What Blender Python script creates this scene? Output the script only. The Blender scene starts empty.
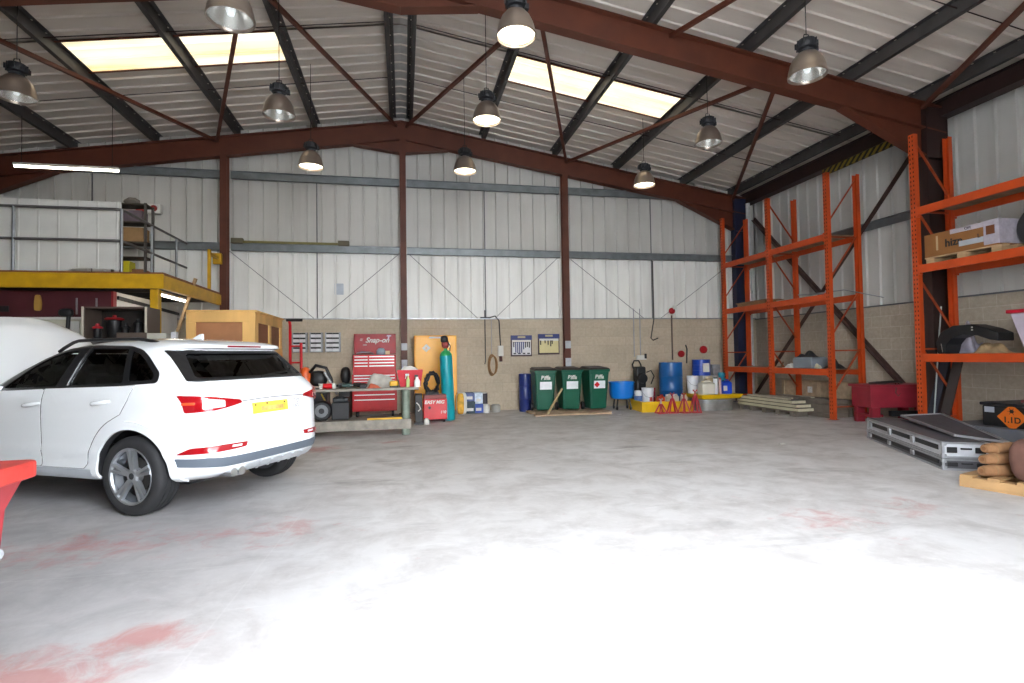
import bpy, bmesh, math, random
from mathutils import Vector, Matrix
random.seed(7)
S = bpy.context.scene
COL = S.collection
PI = math.pi

# ------------------------------------------------------------------ colours and materials
def lin(h):
    h = h.lstrip('#')
    out = []
    for i in (0, 2, 4):
        c = int(h[i:i+2], 16)/255
        out.append(c/12.92 if c <= .04045 else ((c+.055)/1.055)**2.4)
    return (*out, 1)
MATS = {}
def mat(name, hexc, rough=.5, metal=0, var=.12, scale=6, bump=0, spec=.5, coat=0, alpha=None, trans=0, stretch=(1,1,1)):
    """Principled material whose colour wanders a little with object-space noise."""
    if name in MATS: return MATS[name]
    m = bpy.data.materials.new(name); m.use_nodes = True
    nt = m.node_tree; N = nt.nodes; L = nt.links
    b = N['Principled BSDF']
    c = lin(hexc)
    b.inputs['Roughness'].default_value = rough
    b.inputs['Metallic'].default_value = metal
    b.inputs['Specular IOR Level'].default_value = spec
    b.inputs['Coat Weight'].default_value = coat
    b.inputs['Coat Roughness'].default_value = .03
    b.inputs['Transmission Weight'].default_value = trans
    if alpha is not None: b.inputs['Alpha'].default_value = alpha
    if var > 0:
        tc = N.new('ShaderNodeTexCoord'); mp = N.new('ShaderNodeMapping'); mp.inputs['Scale'].default_value = stretch
        n = N.new('ShaderNodeTexNoise'); n.inputs['Scale'].default_value = scale; n.inputs['Detail'].default_value = 5
        r = N.new('ShaderNodeValToRGB')
        r.color_ramp.elements[0].position = .3; r.color_ramp.elements[1].position = .7
        r.color_ramp.elements[0].color = tuple(v*(1-var) for v in c[:3])+(1,)
        r.color_ramp.elements[1].color = tuple(min(1, v*(1+var)) for v in c[:3])+(1,)
        L.new(tc.outputs['Object'], mp.inputs['Vector']); L.new(mp.outputs['Vector'], n.inputs['Vector'])
        L.new(n.outputs['Fac'], r.inputs['Fac']); L.new(r.outputs['Color'], b.inputs['Base Color'])
        if bump:
            bp = N.new('ShaderNodeBump'); bp.inputs['Strength'].default_value = bump; bp.inputs['Distance'].default_value = .01
            L.new(n.outputs['Fac'], bp.inputs['Height']); L.new(bp.outputs['Normal'], b.inputs['Normal'])
    else:
        b.inputs['Base Color'].default_value = c
    MATS[name] = m
    return m
def emis(name, hexc, strength):
    if name in MATS: return MATS[name]
    m = bpy.data.materials.new(name); m.use_nodes = True
    b = m.node_tree.nodes['Principled BSDF']
    b.inputs['Base Color'].default_value = lin(hexc)
    b.inputs['Emission Color'].default_value = lin(hexc); b.inputs['Emission Strength'].default_value = strength
    MATS[name] = m
    return m

# ------------------------------------------------------------------ mesh builder
class MB:
    def __init__(s): s.v = []; s.f = []; s.m = []
    def add(s, vs, fs, m=0):
        o = len(s.v); s.v += [Vector(p) for p in vs]
        for f in fs: s.f.append([i+o for i in f]); s.m.append(m)
        return s
    def box(s, x0, y0, z0, x1, y1, z1, m=0):
        x0, x1 = sorted((x0, x1)); y0, y1 = sorted((y0, y1)); z0, z1 = sorted((z0, z1))
        return s.add([(x0,y0,z0),(x1,y0,z0),(x1,y1,z0),(x0,y1,z0),(x0,y0,z1),(x1,y0,z1),(x1,y1,z1),(x0,y1,z1)],
                     [(0,3,2,1),(4,5,6,7),(0,1,5,4),(1,2,6,5),(2,3,7,6),(3,0,4,7)], m)
    def obox(s, c, size, rz=0, m=0, rx=0, ry=0):
        R = Matrix.Rotation(rz, 3, 'Z') @ Matrix.Rotation(ry, 3, 'Y') @ Matrix.Rotation(rx, 3, 'X')
        c = Vector(c); a, b, d = (q/2 for q in size)
        P = [(-a,-b,-d),(a,-b,-d),(a,b,-d),(-a,b,-d),(-a,-b,d),(a,-b,d),(a,b,d),(-a,b,d)]
        return s.add([c+R@Vector(p) for p in P], [(0,3,2,1),(4,5,6,7),(0,1,5,4),(1,2,6,5),(2,3,7,6),(3,0,4,7)], m)
    def beam(s, p0, p1, w, h, up=(0,0,1), m=0):
        p0 = Vector(p0); p1 = Vector(p1); d = (p1-p0).normalized(); u = Vector(up)
        if abs(d.dot(u)) > .99: u = Vector((0,1,0))
        r = d.cross(u).normalized(); u = r.cross(d).normalized()
        vs = []
        for p in (p0, p1):
            for a, b in ((-1,-1),(1,-1),(1,1),(-1,1)): vs.append(p+r*a*w/2+u*b*h/2)
        return s.add(vs, [(0,1,2,3),(7,6,5,4),(0,4,5,1),(1,5,6,2),(2,6,7,3),(3,7,4,0)], m)
    def cyl(s, p0, p1, r0, r1=None, n=16, m=0, caps=True):
        r1 = r0 if r1 is None else r1
        p0 = Vector(p0); p1 = Vector(p1); d = (p1-p0).normalized()
        a = d.orthogonal().normalized(); b = d.cross(a)
        vs = []
        for p, r in ((p0, r0), (p1, r1)):
            for k in range(n): t = 2*PI*k/n; vs.append(p+(a*math.cos(t)+b*math.sin(t))*r)
        fs = [(k, (k+1)%n, n+(k+1)%n, n+k) for k in range(n)]
        if caps: fs += [tuple(range(n-1,-1,-1)), tuple(range(n, 2*n))]
        return s.add(vs, fs, m)
    def tube(s, pts, r, n=8, m=0):
        pts = [Vector(p) for p in pts]; vs = []; a = None
        for i, p in enumerate(pts):
            d = (pts[min(i+1, len(pts)-1)]-pts[max(i-1, 0)]).normalized()
            a = d.orthogonal().normalized() if a is None else (a-d*a.dot(d)).normalized()
            b = d.cross(a)
            rr = r[i] if isinstance(r, (list, tuple)) else r
            for k in range(n): t = 2*PI*k/n; vs.append(p+(a*math.cos(t)+b*math.sin(t))*rr)
        fs = []
        for i in range(len(pts)-1):
            for k in range(n): fs.append((i*n+k, i*n+(k+1)%n, (i+1)*n+(k+1)%n, (i+1)*n+k))
        fs += [tuple(range(n-1,-1,-1)), tuple(range((len(pts)-1)*n, len(pts)*n))]
        return s.add(vs, fs, m)
    def lathe(s, prof, o=(0,0,0), n=24, m=0, axis='Z', closed=False, caps=True):
        o = Vector(o); vs = []
        for r, z in prof:
            for k in range(n):
                t = 2*PI*k/n; c, q = r*math.cos(t), r*math.sin(t)
                p = (c,q,z) if axis == 'Z' else ((c,z,q) if axis == 'Y' else (z,c,q))
                vs.append(o+Vector(p))
        fs = []; K = len(prof); flip = axis == 'Y'
        for i in range(K if closed else K-1):
            j = (i+1)%K
            for k in range(n):
                f = (i*n+k, i*n+(k+1)%n, j*n+(k+1)%n, j*n+k)
                fs.append(f[::-1] if flip else f)
        if not closed and caps:
            if prof[0][0] > 1e-5: fs.append(tuple(range(n-1,-1,-1)))
            if prof[-1][0] > 1e-5: fs.append(tuple(range((K-1)*n, K*n)))
        return s.add(vs, fs, m)
    def prism(s, poly, a, b, axis='Y', m=0):
        """poly: 2-D outline; axis X -> (y,z), Y -> (x,z), Z -> (x,y); extruded from a to b."""
        def P(p, t): return {'X': (t,p[0],p[1]), 'Y': (p[0],t,p[1]), 'Z': (p[0],p[1],t)}[axis]
        n = len(poly)
        vs = [P(p, a) for p in poly]+[P(p, b) for p in poly]
        return s.add(vs, [tuple(range(n)), tuple(range(2*n-1, n-1, -1))]+[(k, n+k, n+(k+1)%n, (k+1)%n) for k in range(n)], m)
    def blob(s, c, size, n=10, k=6, m=0, e=1.0, rz=0, jit=0):
        """rounded lump (superellipsoid when e < 1)"""
        c = Vector(c); R = Matrix.Rotation(rz, 3, 'Z'); vs = []
        pw = lambda v: math.copysign(abs(v)**e, v)
        for i in range(k+1):
            ph = -PI/2+PI*i/k
            for j in range(n):
                t = 2*PI*j/n; q = 1+random.uniform(-jit, jit)
                vs.append(c+R@Vector((pw(math.cos(ph))*pw(math.cos(t))*size[0]/2*q, pw(math.cos(ph))*pw(math.sin(t))*size[1]/2*q, pw(math.sin(ph))*size[2]/2)))
        fs = [(i*n+j, i*n+(j+1)%n, (i+1)*n+(j+1)%n, (i+1)*n+j) for i in range(k) for j in range(n)]
        return s.add(vs, fs, m)
    def xf(s, M):
        s.v = [M@p for p in s.v]; return s
    def build(s, name, mats, parent=None, bevel=0, smooth=0, kind=None, world=True, weld=False):
        me = bpy.data.meshes.new(name)
        vs = s.v
        if parent is not None and world:
            I = WM[parent.name].inverted(); vs = [I@p for p in vs]
        me.from_pydata([tuple(p) for p in vs], [], s.f)
        mats = mats if isinstance(mats, (list, tuple)) else [mats]
        for m in mats: me.materials.append(m)
        me.polygons.foreach_set('material_index', s.m)
        bm = bmesh.new(); bm.from_mesh(me)
        bmesh.ops.remove_doubles(bm, verts=bm.verts, dist=1e-5) if weld else None
        bmesh.ops.recalc_face_normals(bm, faces=bm.faces)
        bm.to_mesh(me); bm.free()
        if smooth:
            me.polygons.foreach_set('use_smooth', [True]*len(me.polygons))
            me.set_sharp_from_angle(angle=math.radians(smooth))
        o = bpy.data.objects.new(name, me); COL.objects.link(o)
        if parent is not None:
            o.parent = parent; WM[o.name] = WM[parent.name].copy()
        else: WM[o.name] = Matrix.Identity(4)
        if kind: o['kind'] = kind
        if bevel:
            b = o.modifiers.new('edge', 'BEVEL'); b.width = bevel; b.segments = 2; b.limit_method = 'ANGLE'; b.angle_limit = math.radians(40)
        return o
WM = {}
def thing(name, label, cat, loc=(0,0,0), rz=0, group=None):
    o = bpy.data.objects.new(name, None); COL.objects.link(o)
    o.location = loc; o.rotation_euler = (0,0,rz); o.empty_display_size = .1
    WM[o.name] = Matrix.Translation(loc) @ Matrix.Rotation(rz, 4, 'Z')
    return tag(o, label, cat, group)
def tag(o, label, cat, group=None):
    o['label'] = label; o['category'] = cat
    if group: o['group'] = group
    return o
def recentre(o):
    """move a top-level single-mesh thing's origin to the base of its shape"""
    me = o.data
    xs = [v.co.x for v in me.vertices]; ys = [v.co.y for v in me.vertices]; zs = [v.co.z for v in me.vertices]
    c = Vector(((min(xs)+max(xs))/2, (min(ys)+max(ys))/2, min(zs)))
    me.transform(Matrix.Translation(-c)); o.location = c
    return o
def solo(mb, name, mats, label, cat, group=None, **kw):
    return tag(recentre(mb.build(name, mats, **kw)), label, cat, group)
def struct(mb, name, mats, **kw):
    return mb.build(name, mats, kind='structure', **kw)
def children_of(o): return [c for c in bpy.data.objects if c.parent == o]
def copy_tree(root, loc, rz=0, label=None, group=None):
    r = root.copy(); COL.objects.link(r); r.location = loc; r.rotation_euler = (0,0,rz)
    if label: r['label'] = label
    if group: r['group'] = group
    def rec(src, dst):
        for ch in children_of(src):
            c = ch.copy(); COL.objects.link(c); c.parent = dst; rec(ch, c)
    rec(root, r)
    return r
def text(name, s, mats, parent, M, size, ext=.002, shear=0, align='CENTER', bold=0):
    """lettering as real mesh: M maps text plane (x right, y up, z out) to the world"""
    cu = bpy.data.curves.new(name, 'FONT'); cu.body = s; cu.size = size; cu.extrude = ext; cu.shear = shear
    cu.align_x = align; cu.align_y = 'CENTER'; cu.offset = bold
    t = bpy.data.objects.new('tmp', cu); COL.objects.link(t)
    dg = bpy.context.evaluated_depsgraph_get(); dg.update()
    me = bpy.data.meshes.new_from_object(t.evaluated_get(dg)); me.name = name
    bpy.data.objects.remove(t); bpy.data.curves.remove(cu)
    me.transform(M)
    if parent is not None: me.transform(WM[parent.name].inverted())
    me.materials.clear(); me.materials.append(mats)
    o = bpy.data.objects.new(name, me); COL.objects.link(o)
    if parent is not None: o.parent = parent
    return o
FACE_FRONT = Matrix(((1,0,0,0),(0,0,-1,0),(0,1,0,0),(0,0,0,1)))   # text plane facing -Y
def facing_y(x, y, z): return Matrix.Translation((x,y,z)) @ FACE_FRONT
def facing_mx(x, y, z):                                            # facing -X, reading towards -Y
    return Matrix.Translation((x,y,z)) @ Matrix.Rotation(-PI/2, 4, 'Z') @ FACE_FRONT

# ------------------------------------------------------------------ camera
F_PX, YAW, PITCH, ROLL = 535.75, .2000923, .0279925, -.0151910
fw = Vector((math.sin(YAW)*math.cos(PITCH), math.cos(YAW)*math.cos(PITCH), math.sin(PITCH)))
rt = Vector((math.cos(YAW), -math.sin(YAW), 0)); up = rt.cross(fw)
r2 = rt*math.cos(ROLL)+up*math.sin(ROLL); u2 = -rt*math.sin(ROLL)+up*math.cos(ROLL)
cam = bpy.data.cameras.new('camera'); cam.sensor_fit = 'HORIZONTAL'; cam.sensor_width = 36; cam.lens = F_PX*36/1024
cam.clip_start = .05
co = bpy.data.objects.new('camera', cam); COL.objects.link(co)
M4 = Matrix.Identity(4)
for i in range(3): M4[i][0] = r2[i]; M4[i][1] = u2[i]; M4[i][2] = -fw[i]
M4[0][3], M4[1][3], M4[2][3] = 0, 0, 1.36
co.matrix_world = M4; S.camera = co
S.view_settings.view_transform = 'Standard'; S.view_settings.look = 'None'
S.view_settings.gamma = 1; S.view_settings.use_curve_mapping = False; S.view_settings.exposure = 0.27

# ------------------------------------------------------------------ building materials
def node_mat(name):
    m = bpy.data.materials.new(name); m.use_nodes = True
    MATS[name] = m
    return m, m.node_tree.nodes, m.node_tree.links, m.node_tree.nodes['Principled BSDF']
def mathn(N, L, op, a, b=None):
    n = N.new('ShaderNodeMath'); n.operation = op
    for i, v in enumerate((a, b)):
        if v is None: continue
        if isinstance(v, (int, float)): n.inputs[i].default_value = v
        else: L.new(v, n.inputs[i])
    return n.outputs[0]
def mixc(N, L, fac, a, b, mode='MIX'):
    n = N.new('ShaderNodeMix'); n.data_type = 'RGBA'; n.blend_type = mode
    for s, v in ((n.inputs[0], fac), (n.inputs[6], a), (n.inputs[7], b)):
        if isinstance(v, (int, float)): s.default_value = v
        elif isinstance(v, tuple): s.default_value = v
        else: L.new(v, s)
    return n.outputs[2]
def noise(N, L, vec, scale, detail=5, rough=.55, dist=0):
    n = N.new('ShaderNodeTexNoise'); n.inputs['Scale'].default_value = scale; n.inputs['Detail'].default_value = detail
    n.inputs['Roughness'].default_value = rough; n.inputs['Distortion'].default_value = dist
    L.new(vec, n.inputs['Vector']); return n.outputs['Fac']
def ramp(N, L, fac, p0, p1, c0=(0,0,0,1), c1=(1,1,1,1)):
    r = N.new('ShaderNodeValToRGB'); e = r.color_ramp.elements
    e[0].position, e[1].position = p0, p1; e[0].color, e[1].color = c0, c1
    L.new(fac, r.inputs['Fac']); return r.outputs['Color']
def mapping(N, L, vec, loc=(0,0,0), scale=(1,1,1), rz=0):
    m = N.new('ShaderNodeMapping'); m.inputs['Location'].default_value = loc; m.inputs['Scale'].default_value = scale
    m.inputs['Rotation'].default_value = (0,0,rz); L.new(vec, m.inputs['Vector']); return m.outputs['Vector']

def make_floor_mat():
    m, N, L, b = node_mat('worn concrete')
    v = N.new('ShaderNodeTexCoord').outputs['Object']
    big = noise(N, L, v, .45, 6, .6, .6); fine = noise(N, L, v, 9, 8, .7); mid = noise(N, L, v, 2.2, 8, .65, .4)
    c = ramp(N, L, big, .3, .72, lin('#c2bdb9'), lin('#d6d4d2'))
    c = mixc(N, L, mathn(N, L, 'MULTIPLY', ramp(N, L, mid, .42, .72), .75), c, lin('#a39c97'))
    c = mixc(N, L, mathn(N, L, 'MULTIPLY', ramp(N, L, fine, .5, .75), .5), c, lin('#d8d5d2'))
    # scuffs: stretched noise
    sc = noise(N, L, mapping(N, L, v, scale=(.5,3,1), rz=.5), 2.2, 6, .7, 1.2)
    c = mixc(N, L, mathn(N, L, 'MULTIPLY', ramp(N, L, sc, .58, .72), .45), c, lin('#e0dedc'))
    # oil marks
    oil = noise(N, L, mapping(N, L, v, loc=(3,1,0), scale=(.5,1.6,1), rz=.2), 1.1, 5, .6, .5)
    c = mixc(N, L, mathn(N, L, 'MULTIPLY', ramp(N, L, oil, .60, .74), .5), c, lin('#55504c'))
    # door light's falloff towards the car side, painted into the floor colour
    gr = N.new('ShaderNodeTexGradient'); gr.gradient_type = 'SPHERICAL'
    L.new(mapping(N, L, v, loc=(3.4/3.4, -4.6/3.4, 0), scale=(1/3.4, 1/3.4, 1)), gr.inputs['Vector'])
    falloff = mathn(N, L, 'MULTIPLY', ramp(N, L, gr.outputs['Fac'], .0, .45), ramp(N, L, noise(N, L, v, 1.3, 7, .65, .6), .25, .7, (.45,)*3+(1,)))
    c = mixc(N, L, mathn(N, L, 'MULTIPLY', falloff, .7), c, lin('#86858a'))
    # worn red floor paint in a few places
    tot = None
    for (px, py, sx, sy, k) in ((-1.75,2.55,.8,.55,1.1),(-1.2,3.0,.35,.2,.8),(-2.3,4.55,1.1,.6,.5),(-1.0,4.6,.8,.6,.42),(-1.3,8.6,.7,.5,.7),(3.35,3.75,.55,.6,.45),(4.3,3.9,.6,.5,.4),(-.2,9.0,.4,.3,.6)):
        g = N.new('ShaderNodeTexGradient'); g.gradient_type = 'SPHERICAL'
        L.new(mapping(N, L, v, loc=(-px/sx,-py/sy,0), scale=(1/sx,1/sy,1)), g.inputs['Vector'])
        q = mathn(N, L, 'MULTIPLY', g.outputs['Fac'], k)
        tot = q if tot is None else mathn(N, L, 'ADD', tot, q)
    wear = noise(N, L, v, 4.2, 9, .72, .5)
    red = ramp(N, L, mathn(N, L, 'ADD', mathn(N, L, 'MULTIPLY', tot, .55), wear), .62, .86)
    c = mixc(N, L, mathn(N, L, 'MULTIPLY', red, .62), c, lin('#b3675f'))
    # saw-cut joint lines
    br = N.new('ShaderNodeTexBrick'); br.offset = 0; br.inputs['Scale'].default_value = 1; br.inputs['Mortar Size'].default_value = .006
    br.inputs['Brick Width'].default_value = 4.6; br.inputs['Row Height'].default_value = 4.6
    L.new(mapping(N, L, v, loc=(1.1,.75,0), rz=.04), br.inputs['Vector'])
    c = mixc(N, L, mathn(N, L, 'MULTIPLY', br.outputs['Fac'], .12), c, lin('#d8d6d3'))
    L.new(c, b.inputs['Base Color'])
    L.new(ramp(N, L, mid, .2, .9, (.48,)*3+(1,), (.8,)*3+(1,)), b.inputs['Roughness'])
    bp = N.new('ShaderNodeBump'); bp.inputs['Strength'].default_value = .12; bp.inputs['Distance'].default_value = .01
    L.new(fine, bp.inputs['Height']); L.new(bp.outputs['Normal'], b.inputs['Normal'])
    return m
def make_block_mat(name, axis, c0, c1, mortar):
    m, N, L, b = node_mat(name)
    v = N.new('ShaderNodeTexCoord').outputs['Object']
    sp = N.new('ShaderNodeSeparateXYZ'); L.new(v, sp.inputs[0]); cb = N.new('ShaderNodeCombineXYZ')
    L.new(sp.outputs[axis], cb.inputs[0]); L.new(sp.outputs[2], cb.inputs[1])
    br = N.new('ShaderNodeTexBrick'); br.inputs['Scale'].default_value = 1; br.inputs['Brick Width'].default_value = .45
    br.inputs['Row Height'].default_value = .2317; br.inputs['Mortar Size'].default_value = .006; br.inputs['Mortar Smooth'].default_value = .4
    br.inputs['Color1'].default_value = lin(c0); br.inputs['Color2'].default_value = lin(c1); br.inputs['Mortar'].default_value = lin(mortar)
    L.new(cb.outputs[0], br.inputs['Vector'])
    n = noise(N, L, v, 1.1, 5); f = noise(N, L, v, 14, 6, .7)
    c = mixc(N, L, .35, br.outputs['Color'], ramp(N, L, n, .3, .7, lin('#a1937e'), lin('#cdbfa8')))
    c = mixc(N, L, .18, c, ramp(N, L, f, .3, .7, lin('#5d5852'), lin('#cfc8be')))
    L.new(c, b.inputs['Base Color']); b.inputs['Roughness'].default_value = .9
    bp = N.new('ShaderNodeBump'); bp.inputs['Strength'].default_value = .35; bp.inputs['Distance'].default_value = .01
    L.new(mathn(N, L, 'SUBTRACT', f, br.outputs['Fac']), bp.inputs['Height']); L.new(bp.outputs['Normal'], b.inputs['Normal'])
    return m
def make_sheet_mat(name, c0, c1, streak, rough=.5):
    m, N, L, b = node_mat(name)
    v = N.new('ShaderNodeTexCoord').outputs['Object']
    n = noise(N, L, v, .5, 5); s = noise(N, L, mapping(N, L, v, scale=streak), 1.0, 6, .6)
    c = ramp(N, L, n, .3, .7, lin(c0), lin(c1))
    c = mixc(N, L, mathn(N, L, 'MULTIPLY', ramp(N, L, s, .5, .8), .35), c, lin('#8b867c'))
    L.new(c, b.inputs['Base Color']); b.inputs['Roughness'].default_value = rough
    return m
def make_skylight_mat():
    m, N, L, b = node_mat('weathered rooflight')
    v = N.new('ShaderNodeTexCoord').outputs['Object']
    s = noise(N, L, mapping(N, L, v, scale=(.2,6,1)), 1.2, 3, .5); e = noise(N, L, v, 1.6, 5)
    c = ramp(N, L, s, .3, .62, lin('#f2d79a'), lin('#fffaec'))
    c = mixc(N, L, mathn(N, L, 'MULTIPLY', ramp(N, L, e, .5, .75), .3), c, lin('#c7a566'))
    L.new(c, b.inputs['Emission Color']); b.inputs['Emission Strength'].default_value = .93
    b.inputs['Base Color'].default_value = lin('#d8cfb0'); b.inputs['Roughness'].default_value = .4
    return m
def make_hazard_mat():
    m, N, L, b = node_mat('black and yellow hazard stripes')
    v = N.new('ShaderNodeTexCoord').outputs['Object']
    sp = N.new('ShaderNodeSeparateXYZ'); L.new(v, sp.inputs[0])
    d = mathn(N, L, 'ADD', sp.outputs[1], sp.outputs[2])
    fr = mathn(N, L, 'FRACT', mathn(N, L, 'MULTIPLY', d, 6.2))
    c = mixc(N, L, mathn(N, L, 'GREATER_THAN', fr, .5), lin('#15130f'), lin('#8a7526'))
    L.new(c, b.inputs['Base Color']); b.inputs['Roughness'].default_value = .6
    return m
FLOOR = make_floor_mat()
BLOCK_R = make_block_mat('rear blockwork', 0, '#c6b69e', '#b7a891', '#a99d8b')
BLOCK_S = make_block_mat('side blockwork', 1, '#b0a595', '#a39887', '#c6bcae')
SHEET_W = make_sheet_mat('white wall sheeting', '#bab8b3', '#cac9c4', (3,3,.25))
SHEET_C = make_sheet_mat('roof liner sheeting', '#cdc3b8', '#d9d0c6', (.3,3,1))
SHEET_L = make_sheet_mat('clean white wall sheeting', '#e4e4df', '#f0f0ec', (3,3,.25))
SKY = make_skylight_mat()
HAZ = make_hazard_mat()
BROWN = mat('red oxide steel', '#5a2d1d', .55, 0, .18, 3)
BROWN_D = mat('dark brown steel', '#2f1d1b', .6, 0, .2, 3)
PURLIN = mat('dark galvanised steel', '#4d4b4b', .5, .4, .15, 4)
GALV = mat('galvanised steel', '#9a9da0', .42, .7, .15, 9)
NAVY = mat('dark navy steel', '#1f2640', .5, 0, .2, 3)
# ------------------------------------------------------------------ building shell
XW, YR, YF = 9.8, 13.5, -.1
def roof_z(x): return 7.42-.16*abs(x)
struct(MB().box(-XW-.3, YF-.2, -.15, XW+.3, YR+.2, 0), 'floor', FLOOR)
struct(MB().box(-30, -26, -.16, 30, YF-.2, -.012), 'yard_ground', mat('yard concrete', '#b5b3b0', .8, 0, .1, 1.5))
struct(MB().box(-XW-.2, YR, 0, XW+.2, YR+.2, 2.317), 'wall_rear', BLOCK_R)
struct(MB().box(XW, YF, 0, XW+.2, YR, 2.29), 'wall_right', BLOCK_S)
struct(MB().box(-XW-.2, YF, 0, -XW, YR, 2.3), 'wall_left', BLOCK_S)
struct(MB().box(-XW-.1, YR-.03, 2.317, XW, YR+.2, 2.345), 'trim_1', GALV)
struct(MB().box(XW-.03, YF, 2.29, XW+.2, YR, 2.318), 'trim_2', mat('grey flashing', '#6d7073', .5, .4, .1))
def ribs(a, b, pitch=.333, rib=.045, d=.045):
    out = []; t = a
    while t < b-1e-6:
        out += [(t, 0), (min(b, t+pitch-rib-.012), 0), (min(b, t+pitch-rib), d), (min(b, t+pitch-.012), d)]
        t += pitch
    return out+[(b, 0)]
# rear sheeting: ribbed profile, top edge follows the roof
pr = ribs(-XW-.1, XW+.1)
for nm, z0, mt in (('wall_rear_lower_sheeting', 2.34, SHEET_L), ('wall_rear_upper_sheeting', 4.0, SHEET_W)):
    mb = MB(); vs = []
    for x, d in pr: vs += [(x, YR+.12-d, z0), (x, YR+.12-d, 4.0 if z0 < 3 else roof_z(x)+.02)]
    mb.add(vs, [(2*i, 2*i+2, 2*i+3, 2*i+1) for i in range(len(pr)-1)]); struct(mb, nm, mt)
for nm, x, s in (('wall_right_sheeting', XW+.12, -1), ('wall_left_sheeting', -XW-.12, 1)):
    mb = MB(); pr = ribs(YF, YR+.15); vs = []
    for y, d in pr: vs += [(x+s*d, y, 2.31), (x+s*d, y, 6.0)]
    mb.add(vs, [(2*i, 2*i+2, 2*i+3, 2*i+1) for i in range(len(pr)-1)]); struct(mb, nm, SHEET_W)
# front wall with the open roller doorway the camera looks in from
DX0, DX1, DZ = -.25, 2.9, 5.4
fm = MB()
for x0, x1, z0, z1 in ((-XW-.2, DX0, 0, 6.0), (DX1, XW+.2, 0, 6.0), (DX0, DX1, DZ, 6.0)): fm.box(x0, YF-.12, z0, x1, YF, z1)
fm.prism([(-XW-.2, 6.0), (XW+.2, 6.0), (0, 7.5)], YF-.12, YF, 'Y')
struct(fm, 'wall_front', SHEET_W)
# roof: ribs run down the slope; strips of roof stop at the rooflights
SKYX, SKYW = (2.05, 5.62), ((3.2, 4.2), (9.72, 10.68))  # nearer pair is unseen, added to throw light on the near floor
def roof_strip(mb, x0, x1, y0, y1):
    pr = ribs(y0, y1, .333, .045, .03); vs = []
    for y, d in pr: vs += [(x0, y, roof_z(x0)-d), (x1, y, roof_z(x1)-d)]
    mb.add(vs, [(2*i, 2*i+2, 2*i+3, 2*i+1) for i in range(len(pr)-1)])
for s, nm in ((1, 'ceiling_right'), (-1, 'ceiling_left')):
    mb = MB(); ys = [YF-.3, SKYW[0][0], SKYW[0][1], SKYW[1][0], SKYW[1][1], YR+.15]
    for k in range(5):
        if k % 2 == 0: roof_strip(mb, 0, s*(XW+.3), ys[k], ys[k+1])
        else: roof_strip(mb, 0, s*SKYX[0], ys[k], ys[k+1]); roof_strip(mb, s*SKYX[1], s*(XW+.3), ys[k], ys[k+1])
    struct(mb, nm, SHEET_C)
k = 1
for s in (-1, 1):
    for y0, y1 in SKYW:
        mb = MB(); pr = ribs(y0-.02, y1+.02, .333, .045, .03); vs = []
        x0, x1 = s*(SKYX[0]-.03), s*(SKYX[1]+.03)
        for y, d in pr: vs += [(x0, y, roof_z(x0)-d+.012), (x1, y, roof_z(x1)-d+.012)]
        mb.add(vs, [(2*i, 2*i+2, 2*i+3, 2*i+1) for i in range(len(pr)-1)])
        struct(mb, 'window_%d' % k, SKY)  # first panel on each side is the added, unseen one
        fr = MB()
        for yy in (y0, y1): fr.beam((s*SKYX[0], yy, roof_z(SKYX[0])-.035), (s*SKYX[1], yy, roof_z(SKYX[1])-.035), .03, .02)
        fr.build('window_frame', BROWN, bpy.data.objects['window_%d' % k]); k += 1
# closure above the sheeting at the verge and a ridge flashing
mb = MB()
for s in (-1, 1): mb.add([(0, YF-.3, 7.405), (s*.28, YF-.3, 7.37), (s*.28, YR+.1, 7.37), (0, YR+.1, 7.405)], [(0,1,2,3)])
struct(mb, 'trim_3', mat('ridge liner', '#a9a7a4', .6))

# ------------------------------------------------------------------ steel frames
def rafter_top(x): return 7.2-.16*abs(x)
def i_rafter(s, y, name):
    mb = MB(); D = .47
    x0, x1 = 0, s*9.5
    a0, a1 = rafter_top(x0), rafter_top(x1)
    mb.beam((x0, y, a0-.012), (x1, y, a1-.012), .19, .022, m=0)
    mb.beam((x0, y, a0-D+.012), (x1, y, a1-D+.012), .19, .022)
    mb.add([(x0, y-.008, a0), (x1, y-.008, a1), (x1, y-.008, a1-D), (x0, y-.008, a0-D), (x0, y+.008, a0), (x1, y+.008, a1), (x1, y+.008, a1-D), (x0, y+.008, a0-D)],
           [(0,1,2,3), (4,7,6,5), (0,4,5,1), (1,5,6,2), (2,6,7,3), (3,7,4,0)])
    # eaves haunch and apex haunch
    hx = s*7.4; zb = rafter_top(9.05)-.95
    mb.add([(hx, y-.008, rafter_top(hx)-D), (s*9.05, y-.008, rafter_top(9.05)-D), (s*9.05, y-.008, zb), (hx, y+.008, rafter_top(hx)-D), (s*9.05, y+.008, rafter_top(9.05)-D), (s*9.05, y+.008, zb)],
           [(0,1,2), (3,5,4), (0,3,4,1), (1,4,5,2), (2,5,3,0)])
    mb.beam((hx, y, rafter_top(hx)-D), (s*9.05, y, zb), .19, .022)
    ax = s*1.15
    mb.add([(0, y-.008, rafter_top(0)-D), (ax, y-.008, rafter_top(ax)-D), (0, y-.008, rafter_top(0)-.8), (0, y+.008, rafter_top(0)-D), (ax, y+.008, rafter_top(ax)-D), (0, y+.008, rafter_top(0)-.8)],
           [(0,1,2), (3,5,4), (0,3,4,1), (1,4,5,2), (2,5,3,0)])
    mb.beam((ax, y, rafter_top(ax)-D), (0, y, rafter_top(0)-.8), .19, .022)
    struct(mb, name, BROWN)
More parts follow.
